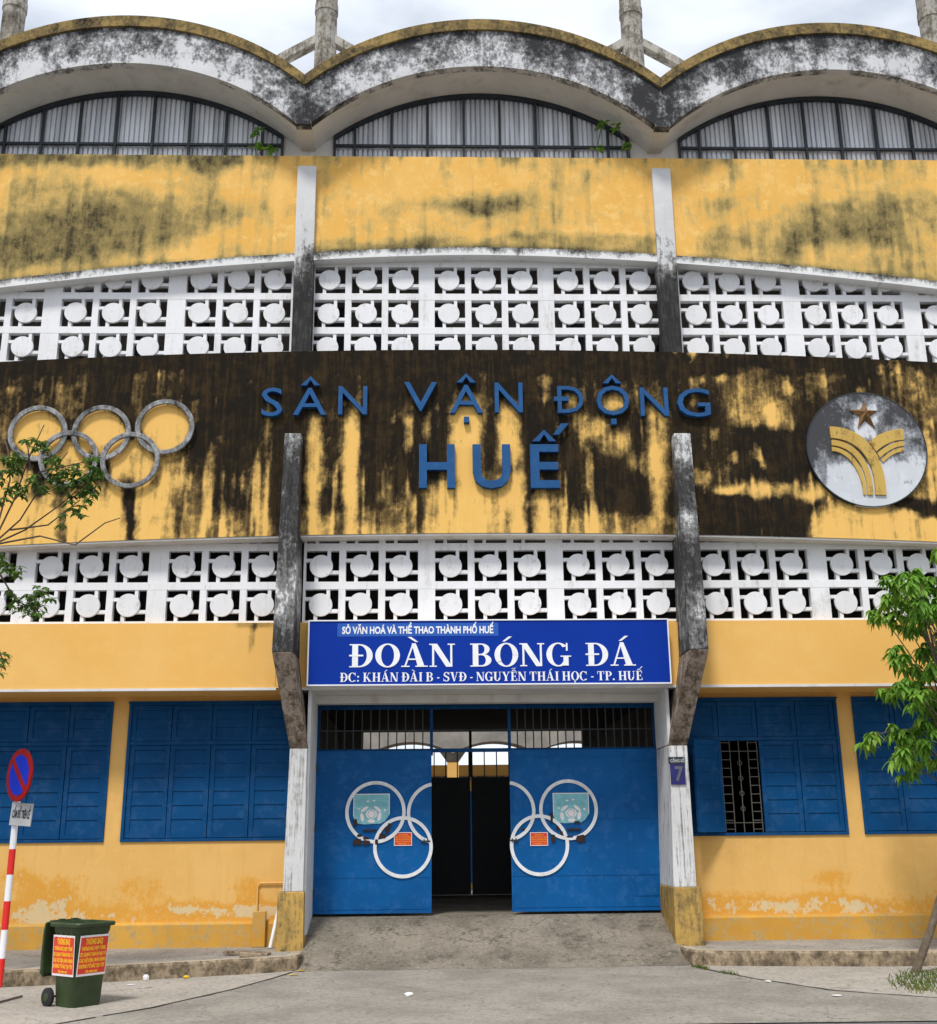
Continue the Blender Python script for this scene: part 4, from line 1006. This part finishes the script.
# ================================================================== OLYMPIC-STYLE RINGS
OR=thing('wall_rings','five interlocked grey metal rings mounted on the yellow stained wall','wall emblem',(-6.3,-1.0,7.8))
for i,(u,v) in enumerate(((38,433.5),(101.5,433),(165,427),(69,459),(130.5,460.5))):
    p=at(u,v,-1.06); y=-1.09-.016*(i>2)
    obj('ring',MB().ring(p.x,p.z,.405,.485,y,y+.05,n=64).tube([(p.x,-1.05,p.z+.44),(p.x,-.99,p.z+.44)],.02,6).tube([(p.x,-1.05,p.z-.44),(p.x,-.99,p.z-.44)],.02,6),M['ring_grey'],OR,bevel=.008)
# ================================================================== EMBLEM
EM=thing('round_emblem','round grey and white plaque with bronze star above curving yellow bands','wall emblem',(6.4,-1.0,7.78))
ec=at(867,449,-1.06); er=1.0
mb=MB(); nr=14; na=64
def ed(r,t,y): return (ec.x+er*r*math.cos(t),y,ec.z+er*1.02*r*math.sin(t))
mb.v.append((ec.x,-1.06,ec.z))
for i in range(1,nr+1):
    for k in range(na): mb.v.append(ed(i/nr,2*PI*k/na,-1.06))
for k in range(na): mb.f.append((0,1+k,1+(k+1)%na))
for i in range(nr-1):
    for k in range(na): a=1+i*na+k; b=1+i*na+(k+1)%na; mb.f.append((a,a+na,b+na,b))
s0=len(mb.v)
for k in range(na): mb.v.append(ed(1,2*PI*k/na,-.99))
for k in range(na): a=1+(nr-1)*na+k; b=1+(nr-1)*na+(k+1)%na; mb.f.append((a,s0+k,s0+(k+1)%na,b))
obj('plaque',mb,M['emblem'],EM,stain=emblem_stain)
obj('plaque_rim',MB().ring(ec.x,ec.z,1.0,1.018,-1.066,-.99,n=64),M['frame'],EM)
E_=lambda u,v: (lambda p:(p.x,p.z))(at(790+u/6.374,370+v/6.374,-1.07))
st=MB(); sc_=E_(475,275); base=0
pts=[E_(470,205),E_(492,255),E_(556,262),E_(508,298),E_(541,372),E_(480,322),E_(432,372),E_(444,298),E_(380,258),E_(450,252)]
st.v.append((sc_[0],-1.16,sc_[1])); st.v+=[(x,-1.085,z) for x,z in pts]; st.v+=[(x,-1.05,z) for x,z in pts]
for i in range(10): st.f+=[(0,1+i,1+(i+1)%10),(1+i,11+i,11+(i+1)%10,1+(i+1)%10)]
obj('star',st,M['star'],EM)
def band(outer,inner,y):
    a=[E_(*p) for p in outer]; b=[E_(*p) for p in inner]; mb=MB(); n=len(a)
    for (x,z),(X,Z) in zip(a,b): mb.v+=[(x,y,z),(X,y,Z),(x,-1.055,z),(X,-1.055,Z)]
    for i in range(n-1):
        p=4*i;q=p+4; mb.f+=[(p,q,q+1,p+1),(p+2,p+3,q+3,q+2),(p,p+2,q+2,q),(p+1,q+1,q+3,p+3)]
    mb.f+=[(0,1,3,2),(4*n-4,4*n-2,4*n-1,4*n-3)]
    obj('relief_band',mb,M['emblem_yel'],EM,bevel=.004)
def crv(p0,p1,p2,p3,n=16):
    return [tuple(((1-t)**3)*a+3*((1-t)**2)*t*b+3*(1-t)*t*t*c+t**3*d_ for a,b,c,d_ in zip(p0,p1,p2,p3)) for t in [i/n for i in range(n+1)]]
Lc=[crv((250,362),(430,365),(600,480),(612,800)),crv((258,436),(420,440),(545,560),(542,797)),crv((262,446),(410,452),(528,580),(528,797)),crv((265,482),(390,490),(492,600),(492,797)),crv((265,490),(380,500),(484,610),(484,797)),crv((268,518),(360,520),(455,630),(468,797))]
band(Lc[0],Lc[1],-1.095); band(Lc[2],Lc[3],-1.09); band(Lc[4],Lc[5],-1.085)
Rc=[crv((722,380),(640,375),(550,410),(502,462)),crv((724,448),(660,445),(590,480),(548,522)),crv((724,456),(665,455),(598,490),(555,532)),crv((724,486),(680,485),(620,515),(572,562)),crv((724,495),(680,495),(625,525),(580,572)),crv((724,522),(690,520),(640,540),(592,592))]
band(Rc[0],Rc[1],-1.092); band(Rc[2],Rc[3],-1.087); band(Rc[4],Rc[5],-1.082)

# ================================================================== SMALL FIXTURES
HN=thing('gate_number_plate','small dark blue plate with number 7 fixed to the right column','number plate',(2.95,-.84,2.55))
a=at(669.5,757,-.84); b=at(687,784.5,-.84); px0,px1,pz0,pz1=a.x,b.x-.02,b.z,a.z
obj('plate',MB().box(px0,px1,-.855,-.832,pz0,pz1-.11),M['plate_blue'],HN)
obj('top_plate',MB().box(px0-.02,px1+.005,-.862,-.834,pz1-.105,pz1),M['frame'],HN)
obj('digit',text_mb('7',(px0+px1)/2+.02,pz0+.05,.13,.23,-.855,.004,.03),M['plate_ink'],HN)
obj('lettering',text_mb('CỔNG SỐ',(px0+px1)/2,pz1-.082,.22,.045,-.862,.003,.03),M['galv'],HN)
# conduit and little pier beside left base
cn=MB().tube([(-3.62,-.03,.34),(-3.62,-.03,.9),(-3.58,-.03,.93),(-3.2,-.03,.93)],.014,8)
tag(obj('conduit',cn,M['yellow_wall'],loc=(-3.62,-.03,.34)),'thin ochre conduit bent over the wall beside the left column','conduit')
tag(obj('wall_stub',MB().box(-3.66,-3.46,-.16,-.072,-.004,.52),M['yellow_plinth'],loc=(-3.56,-.1,0),bevel=.01),'short ochre pier against the plinth left of the gate','pier')
wp=MB().tube([(-3.35,-.35,0.0),(-3.27,-.12,.55)],.028,10)
tag(obj('white_pipe',wp,M['white_ring'],loc=(-3.35,-.35,0),smooth=True),'loose white plastic pipe leaning on the left column base','pipe')
# broken slabs near the foot of the wall
for i,(u,v,l_,w_,rz,h_,lb) in enumerate(((238,955,.42,.10,.5,.05,'long narrow broken slab piece furthest from the left column'),(250,957,.30,.16,.3,.06,'thick broken slab piece in the middle of the three'),(262,955,.22,.14,-.3,.04,'small grey rubble slab nearest the white pipe'))):
    p=atz(u,v,0); mb=MB().box(-l_/2,l_/2,-w_/2,w_/2,0,h_).xf(Matrix.Translation((p.x,p.y,.0))@Matrix.Rotation(rz,4,'Z')@Matrix.Rotation(.08,4,'Y'))
    tag(obj('rubble_slab',mb,M['kerb'],loc=(p.x,p.y,0),bevel=.01),lb,'rubble','broken slabs on the left pavement')

# ================================================================== NO-PARKING SIGN
px,py=-6.42,-3.0
SG=thing('traffic_sign','round red and blue no-parking sign on a red and white striped pole','traffic sign',(px,py,-.2))
zs=[-.2,.32,.67,1.02,1.37-.02,1.56]
zz=[-.2,.15,.50,.85,1.18,1.50]
lean=0.0
for i in range(len(zz)-1):
    pass
wh=MB(); rd=MB()
for i in range(len(zz)-1):
    if i%2==0: obj('red_stripe',MB().tube([(px,py,zz[i]),(px,py,zz[i+1])],.0435,16,caps=False),M['pole_red'],SG,smooth=True)
wh.tube([(px,py,-.2),(px,py,2.64)],.042,16)
obj('pole',wh,M['white'],SG,smooth=True)
yaw=Matrix.Translation((px,py,0))@Matrix.Rotation(R(-44),4,'Z')@Matrix.Rotation(R(3),4,'Y')
dsk=MB().disc(0,2.45,.345,-.075,-.055,48).xf(yaw); do=obj('sign_disc',dsk,M['sign_red'],SG)
bl=MB()
for sg in (0,1):
    a=R(48-80)+sg*PI; pts=[(.265*math.cos(a+R(160)*i/20),2.45+.265*math.sin(a+R(160)*i/20)) for i in range(21)]
    bl.prism(pts,-.079,-.0752)
bl.xf(yaw); obj('blue_field',bl,M['sign_bl'],do)
yaw2=Matrix.Translation((px,py,0))@Matrix.Rotation(R(-18),4,'Z')@Matrix.Rotation(R(4),4,'Y')
pl=MB().box(-.165,.165,-.07,-.055,1.80,2.09).xf(yaw2); po=obj('plate',pl,M['galv'],SG)
tx=text_mb('CẤM ĐỖ TRÊN LỀ',0,1.895,.27,.105,-.0705,.003,.03).xf(yaw2); obj('plate_text',tx,M['black_metal'],po)

# ================================================================== WHEELIE BIN
bc=atz(69,1009,-.2); BX,BY=bc.x,bc.y+.27
BN=thing('wheelie_bin','dark green wheeled bin with open lid and red notices on the forecourt','bin',(BX,BY,-.2))
BM=Matrix.Translation((BX,BY,-.2))@Matrix.Rotation(R(-38),4,'Z')   # local +x = right side, -y = front, wheels at -x back
def bobj(name,mb,m,par=BN,**k): return obj(name,mb.xf(BM),m,par,**k)
def frus(z0,z1,hx0,hy0,hx1,hy1,ox0=0,ox1=0,ins=0):
    return sect(MB(),[])
def ringlv(mb,levels):    # rounded-rectangle sections
    n=0; N=24; base=len(mb.v)
    for z,hx,hy,ox in levels:
        for i in range(N):
            t=2*PI*(i+.5)/N; c,s_=math.cos(t),math.sin(t); e=.28
            mb.v.append((ox+hx*math.copysign(abs(c)**e,c),hy*math.copysign(abs(s_)**e,s_),z))
    for k in range(len(levels)-1):
        for i in range(N): a=base+k*N+i; b=base+k*N+(i+1)%N; mb.f.append((a,b,b+N,a+N))
    return N
mb=MB(); N=ringlv(mb,[(.0,.17,.185,.02),(.03,.18,.195,.02),(.78,.235,.225,0),(.80,.245,.235,0),(.86,.25,.24,0),(.86,.225,.215,0),(.70,.215,.205,0),(.68,.05,.05,0)])
mb.f.append(tuple(range(N))[::-1]); mb.f.append(tuple(len(mb.v)-N+i for i in range(N)))
for k in range(4):
    for s_ in (-1,1): 
        x=-.15+.1*k; mb.box(x-.008,x+.008,s_*.222,s_*.236,.74,.80)
    y=-.14+.09*k; mb.box(.228,.242,y-.008,y+.008,.74,.80); 
bobj('body',mb,M['bin'],smooth=True)
mb=MB(); N=ringlv(mb,[(.855,.29,.272,.0),(.885,.295,.277,0),(.90,.285,.268,0),(.90,.235,.22,0),(.855,.23,.215,0)])
bobj('top_rim',mb,M['bin'],smooth=True)
mb=MB().tube([(-.31,-.2,.87),(-.34,-.2,.90),(-.34,.2,.90),(-.31,.2,.87)],.014,8); mb.box(-.31,-.27,-.12,-.05,.86,.925); mb.box(-.31,-.27,.05,.12,.86,.925)
bobj('handle',mb,M['bin'])
# lid hanging down behind
mb=MB(); n=10
prof=[(-.335,.90),(-.365,.88),(-.385,.80),(-.392,.55),(-.385,.35),(-.36,.30)]
for x,z in prof:
    for y in [-.25+.5*i/n for i in range(n+1)]:
        fall=.03*(1-(abs(y)/.25)**4); mb.v.append((x-fall,y*(1 if z>.34 else .9),z))
for k in range(len(prof)-1):
    for i in range(n): p=k*(n+1)+i; mb.f.append((p,p+1,p+n+2,p+n+1))
o=bobj('lid',mb,M['bin'],smooth=True); sm=o.modifiers.new('thick','SOLIDIFY'); sm.thickness=.02
mb=MB().tube([(-.20,-.235,.10),(-.20,.235,.10)],.012,8); bobj('axle',mb,M['black_metal'])
for s_ in (-1,1):
    mb=MB().tube([(-.21,s_*.215,.10),(-.21,s_*.222,.10),(-.21,s_*.258,.10),(-.21,s_*.265,.10)],[.085,.10,.10,.085],24)
    wh_=bobj('wheel',mb,M['rubber'],smooth=True)
    mb=MB().tube([(-.21,s_*.266,.10),(-.21,s_*.270,.10)],[.045,.04],14); bobj('hub',mb,M['bin'],wh_)
LINES=[('THÔNG BÁO',.60,.070,.34),('THÙNG RÁC HỢP ĐỒNG',.84,.045,.0),('CƠ QUAN ĐOÀN BÓNG ĐÁ',.92,.045,.0),('CÁC HỘ DÂN, NHÀ HÀNG',.92,.045,0),('KHÔNG ĐỔ RÁC TẠI ĐÂY',.90,.045,0),('Xin cảm ơn!',.42,.030,0)]
def bposter(Mloc,w_,zlo_,zhi_):
    h_=zhi_-zlo_; 
    def q(mb): return mb.xf(Mloc)
    pm=bobj('notice',q(MB().box(-w_/2,w_/2,-.004,.0,zlo_,zhi_)),M['poster_white'])
    bobj('red_panel',q(MB().box(-w_/2+.010,w_/2-.008,-.0055,-.0041,zlo_+.025,zhi_-.022)),M['red_poster'],pm)
    e=MB(); z=zhi_-.035
    for i,(t_,fw,hh,_) in enumerate(LINES):
        z-=hh*.95; m_=text_mb(t_,0,z,w_*fw,hh*.95,-.0056,.0015,.055); e.add(m_.v,m_.f); z-=.020
    bobj('notice_text',q(e),M['poster_yel'],pm)
tilt=math.atan((.225-.195)/.75)
MF=Matrix.Translation((.008,-.2275+.0,.0))@Matrix.Rotation(0,4,'Z')
def faceM(nx,ny,off,ox):
    ang=math.atan2(ny,nx)+PI/2
    return Matrix.Translation((ox,0,0))@Matrix.Rotation(ang,4,'Z')@Matrix.Translation((0,-off,.56))@Matrix.Rotation(tilt,4,'X')@Matrix.Translation((0,0,-.56))
bposter(faceM(0,-1,.2245,.0)@Matrix.Translation((.0,-.0,0)),.40,.33,.765)
MFR=Matrix.Translation((.0,0,0))@Matrix.Rotation(PI/2,4,'Z')@Matrix.Translation((0,-.2275,.56))@Matrix.Rotation(math.atan(.055/.75),4,'X')@Matrix.Translation((0,0,-.56))
bposter(MFR,.38,.33,.765)
MFL=Matrix.Rotation(-PI/2,4,'Z')@Matrix.Translation((0,-.2005,.56))@Matrix.Rotation(math.atan(.085/.75),4,'X')@Matrix.Translation((0,0,-.56))

# ================================================================== TREES
def leaf_blade(mb,p,dirv,up,L,W,droop=.25,seg=3):
    d_=dirv.normalized(); s_=d_.cross(up)
    if s_.length<1e-3: s_=d_.cross(Vector((1,0,0)))
    s_.normalize(); n_=s_.cross(d_)
    base=len(mb.v); prof=[0,.8,1,.62,0] if seg>2 else [0,1,.8,0]
    m=len(prof)-1
    for i,wd in enumerate(prof):
        t=i/m; c=p+d_*(L*t)+Vector((0,0,-1))*(droop*L*t*t)
        if i in (0,m): mb.v.append(tuple(c))
        else:
            mb.v+=[tuple(c+s_*W*wd*.5+n_*W*.10),tuple(c),tuple(c-s_*W*wd*.5+n_*W*.10)]
    # faces
    mb.f+=[(base,base+1,base+2),(base,base+2,base+3)]
    for i in range(m-2):
        a=base+1+3*i; mb.f+=[(a,a+3,a+4,a+1),(a+1,a+4,a+5,a+2)]
    a=base+1+3*(m-2); e=a+3; mb.f+=[(a,e,a+1),(a+1,e,a+2)]
def bez(a,b,sag,n=6,seed=0):
    a=Vector(a);b=Vector(b); mid=(a+b)/2+Vector(sag); return [((1-t)**2)*a+2*(1-t)*t*mid+t*t*b for t in [i/n for i in range(n+1)]]
# right tree: drooping whorls of long leaves
TR_=thing('broadleaf_tree','leafy green tree with drooping leaf whorls at the right edge','tree',(4.83,-4.6,-.2))
rng=random.Random(11)
base=atz(914,974,-.2); base.y=max(base.y,-4.9)
b0=atz(914,973,-.2); up1=at(937,893,b0.y); 
dirT=(up1-b0).normalized(); dirT=Vector((dirT.x*1.15,dirT.y,dirT.z)).normalized(); top=b0+dirT*3.4
trunk=[b0+dirT*(3.4*i/6)+Vector((.03*math.sin(i*1.7),.02*math.cos(i),0)) for i in range(7)]
trunk[0].z=-.25
obj('trunk',MB().tube(trunk,[.058,.052,.048,.045,.042,.038,.034],12),M['bark'],TR_,smooth=True)
clu=[(893,590),(903,606),(921,585),(932,560),(938,600),(945,545),(884,657),(899,668),(915,650),(930,640),(922,672),(910,690),(938,690),(905,630),(893,622),
     (917,620),(925,705),(935,725),(912,728),(900,745),(892,762),(918,750),(932,760),(945,740),(950,650),(955,600),(944,575),(940,770),(926,735),(912,598),(930,615),(950,700),(960,760)]
fol=MB(); brs=MB(); hub=top+Vector((.05,0,-.2))
cents=[]
for (u,v) in clu:
    y=b0.y+rng.uniform(-.35,.45); cents.append(at(u+8,v-6,y))
for k in range(46):
    cents.append(Vector((rng.uniform(5.6,7.6),b0.y+rng.uniform(-1.0,1.1),rng.uniform(2.3,5.2))))
for c in cents:
    j=trunk[rng.choice((4,5,6))] if c.z>2.6 else trunk[4]
    brs.tube(bez(j,c,(0,0,.25),5),[.022,.018,.014,.011,.008,.006],5)
    for w_ in range(rng.choice((5,6,7))):
        o_=c+Vector((rng.uniform(-.10,.12),rng.uniform(-.2,.25),rng.uniform(-.11,.09)))
        n=rng.randint(9,12); a0=rng.uniform(0,6.28)
        for i in range(n):
            a=a0+2*PI*i/n+rng.uniform(-.2,.2); el=rng.uniform(-1.0,.15)
            d_=Vector((math.cos(a)*math.cos(el),math.sin(a)*math.cos(el),math.sin(el)))
            leaf_blade(fol,o_,d_,Vector((0,0,1)),rng.uniform(.09,.18),rng.uniform(.05,.078),rng.uniform(.25,.9))
obj('branches',brs,M['bark'],TR_,smooth=True); obj('foliage',fol,M['leaf_r'],TR_,smooth=False)
# left tree: airy twigs with small leaves
TL=thing('sparse_tree','thin twiggy tree with small leaves reaching in at the left edge','tree',(-8.6,-4.6,-.05))
YL=-4.6; rng=random.Random(5)
hubp=at(-8,545,YL); fork=Vector((-8.5,YL,2.6))
obj('trunk',MB().tube([(-8.6,YL,-.3),(-8.62,YL,1.2),(-8.5,YL,2.6),tuple(hubp.lerp(fork,.4)),tuple(hubp)],[.10,.085,.07,.05,.03],12),M['bark'],TL,smooth=True)
tw=MB(); fol=MB()
limbs=[[( -8,545),(14,500),(30,455),(44,425)],[(-8,545),(20,520),(45,480),(68,452)],[(-8,545),(25,530),(60,505),(92,478)],[(-8,545),(10,480),(8,450),(2,430)],
       [(-8,550),(0,575),(10,590)],[(-8,560),(15,600),(40,612)],[(-8,545),(40,536),(75,545),(105,523),(120,518)],[(14,500),(40,472),(84,462)],[(10,530),(48,525),(80,500)],[(-14,600),(-4,640),(4,665)],[(30,470),(28,448),(24,440)]]
tips=[]
for L_ in limbs:
    yo=rng.uniform(-.15,.15); pts=[at(u,v,YL+yo*i) for i,(u,v) in enumerate(L_)]
    tw.tube(pts,[.013*(1-.7*i/len(pts)) for i in range(len(pts))],6)
for u,v,n in ((28,440,2),(40,446,3),(52,462,3),(66,470,3),(78,468,3),(88,478,4),(96,470,3),(84,490,4),(72,482,3),(60,484,3),(70,500,2),(78,512,3),(66,520,1),(14,470,3),(6,458,3),(2,476,3),(4,496,2),(12,488,2),(24,492,2),(36,480,2),(46,488,2),(94,488,3),(90,455,2),
              (8,566,3),(2,560,2),(16,572,2),(14,595,2),(30,598,3),(42,592,2),(38,608,3),(26,610,2),(12,606,1),(48,600,1),(0,655,2),(2,668,1),(20,458,2),(54,474,2),(30,600,1),(86,500,2)):
    for k in range(n*3):
        p=at(u+rng.uniform(-6,6),v+rng.uniform(-6,6),YL+rng.uniform(-.25,.25)); m=rng.randint(4,6); a0=rng.uniform(0,6.28)
        q=at(u,v,YL); tw.tube([q,p],[.005,.003],4,caps=False)
        for i in range(m):
            a=a0+2*PI*i/m; d_=Vector((math.cos(a),math.sin(a),rng.uniform(-.7,.3)))
            leaf_blade(fol,p,d_,Vector((0,0,1)),rng.uniform(.07,.115),rng.uniform(.036,.052),rng.uniform(.1,.5),seg=2)
for k in range(170):     # the rest of the crown, beyond the edge of the photo
    p=Vector((rng.uniform(-10.2,-7.75),YL+rng.uniform(-1,1),rng.uniform(3.6,7.4))); 
    q=hubp.lerp(p,.6); m=6
    if k%3==0: tw.tube([hubp,q,p],[.012,.008,.004],4,caps=False)
    for i in range(m*2):
        a=rng.uniform(0,6.28); d_=Vector((math.cos(a),math.sin(a),rng.uniform(-.7,.3)))
        leaf_blade(fol,p+Vector((rng.uniform(-.1,.1),rng.uniform(-.1,.1),rng.uniform(-.1,.1))),d_,Vector((0,0,1)),rng.uniform(.07,.11),.036,.3,seg=2)
obj('twigs',tw,M['twig'],TL); obj('foliage',fol,M['leaf_l'],TL)
# small plants rooted on the roof
def plant(spots,label,Y=-.9):
    g=thing('wall_plant',label,'plant',at(*spots[0],Y),'plants rooted under the roof arches'); f=MB(); s_=MB(); rg_=random.Random(len(label))
    pts=[at(u,v,Y) for u,v in spots]; s_.tube(pts,.010,5)
    for p in pts[1:]:
        for i in range(9):
            a=rg_.uniform(0,6.28); d_=Vector((math.cos(a),math.sin(a)*.5,rg_.uniform(-.6,.5)))
            leaf_blade(f,p+Vector((rg_.uniform(-.06,.06),rg_.uniform(-.05,.02),rg_.uniform(-.06,.06))),d_,Vector((0,0,1)),.13,.07,.3,seg=2)
    obj('stem',s_,M['twig'],g); obj('leaves',f,M['leaf_r'],g)
plant([(256,156),(255,146),(258,131)],'small green plant sprouting under the left roof arch'); 
plant([(258,155),(264,148),(271,150)],'low sprig right beside the taller plant under the left arch',-.93)
plant([(597,157),(597,148),(602,124)],'small vine with two leaf tufts under the middle arch')
plant([(629,157),(628,146),(618,128)],'small vine leaning left at the right end of middle arch',-.93)
# grass at the foot of the right tree
gr=MB(); rg_=random.Random(3)
for k in range(1100):
    u=rg_.uniform(886,965); v=rg_.uniform(972,997)
    if ((u-935)/46)**2+((v-982)/13)**2>rg_.uniform(.5,1.1): continue
    p=atz(u,v,-.195); a=rg_.uniform(0,6.28); h=rg_.uniform(.02,.085); le=Vector((math.cos(a),math.sin(a),0))*h*.6; s_=Vector((-math.sin(a),math.cos(a),0))*.008
    n=len(gr.v); gr.v+=[tuple(p-s_),tuple(p+s_),tuple(p+le*.4+Vector((0,0,h*.7))),tuple(p+le+Vector((0,0,h)))]; gr.f+=[(n,n+1,n+2),(n,n+2,n+3)]
for k in range(500):      # weeds along the joint
    t=rg_.uniform(0,2.2); i=int(t); a_,b_=RS[i],RS[i+1]; x=lerp(a_[0],b_[0],t-i); y=lerp(a_[1],b_[1],t-i)
    if vn(x*3,y*3,6)<.45: continue
    a=rg_.uniform(0,6.28); h=rg_.uniform(.015,.05); p=Vector((x+rg_.uniform(-.04,.05),y+rg_.uniform(-.04,.04),-.195)); le=Vector((math.cos(a),math.sin(a),0))*h*.6; s_=Vector((-math.sin(a),math.cos(a),0))*.006
    n=len(gr.v); gr.v+=[tuple(p-s_),tuple(p+s_),tuple(p+le*.4+Vector((0,0,h*.7))),tuple(p+le+Vector((0,0,h)))]; gr.f+=[(n,n+1,n+2),(n,n+2,n+3)]
tag(obj('grass',gr,M['grass']),'tufts of grass at the foot of the right tree and along the joint','grass',kind='stuff')
# litter
GL={'litter':'scraps of litter on the ground','leaf':'yellow leaves on the ground'}
def crumb(name,u,v,z,s_,m,label,cat,flat=.35):
    p=atz(u,v,z); r_=random.Random(int(u*7+v)); n=8; mb=MB()
    for k,(zz_,q) in enumerate(((0,.8),(flat*s_*.6,1),(flat*s_,.55))):
        for i in range(n):
            t=2*PI*i/n; rr=s_*.5*q*r_.uniform(.75,1.15); mb.v.append((p.x+rr*math.cos(t)*1.3,p.y+rr*math.sin(t),z+.004+zz_))
    for k in range(2):
        for i in range(n): a=k*n+i; b=k*n+(i+1)%n; mb.f.append((a,b,b+n,a+n))
    mb.f+=[tuple(range(n))[::-1],tuple(2*n+i for i in range(n))]
    tag(obj(name,mb,m,loc=tuple((p.x,p.y,z))),label,cat,GL['litter'])
crumb('litter',409,996,-.2,.10,M['paper'],'white crumpled scrap alone on the middle forecourt','litter')
crumb('litter',146,980,-.196,.07,M['paper'],'white plastic cup scrap right of the bin','litter',.9)
crumb('litter',186,979,-.196,.06,M['leaf_y'],'small yellow scrap near the left kerb','litter',.7)
crumb('litter',131,985,-.196,.10,M['paper'],'flat white paper strip nearest the bin','litter',.05)
crumb('litter',328,917,.37,.06,M['paper'],'tiny white scrap high on the ramp by the left leaf','litter',.2)
crumb('litter',768,982,-.196,.07,M['paper'],'white scrap beside the right ground joint','litter',.2)
crumb('litter',837,996,-.196,.09,M['paper'],'flat white scrap near the right joint further right','litter',.1)
crumb('litter',517,961,-.15,.04,M['paper'],'white speck at the middle foot of the ramp','litter',.5)
crumb('litter',455,963,-.15,.05,M['paper'],'white flat speck left of centre at ramp foot','litter',.2)
for u,v,z,lb in ((288,975,-.196,'yellow fallen leaf at the end of the left kerb'),(373,968,-.2,'yellow fallen leaf at the toe of the ramp'),(296,971,-.196,'second yellow leaf beside the left kerb end')):
    p=atz(u,v,z+.006); mb=MB(); leaf_blade(mb,p,Vector((1,.3,.0)),Vector((0,0,1)),.15,.07,0.0)
    o=tag(obj('fallen_leaf',mb,M['leaf_y'],loc=tuple(p)),lb,'leaf',GL['leaf'])
st_=atz(10,1000,-.196)
tag(obj('stick',MB().tube([atz(-4,1003,-.18),atz(22,996,-.18)],.012,6),M['twig'],loc=tuple(st_)),'short dark stick on the ground left of the bin','stick')
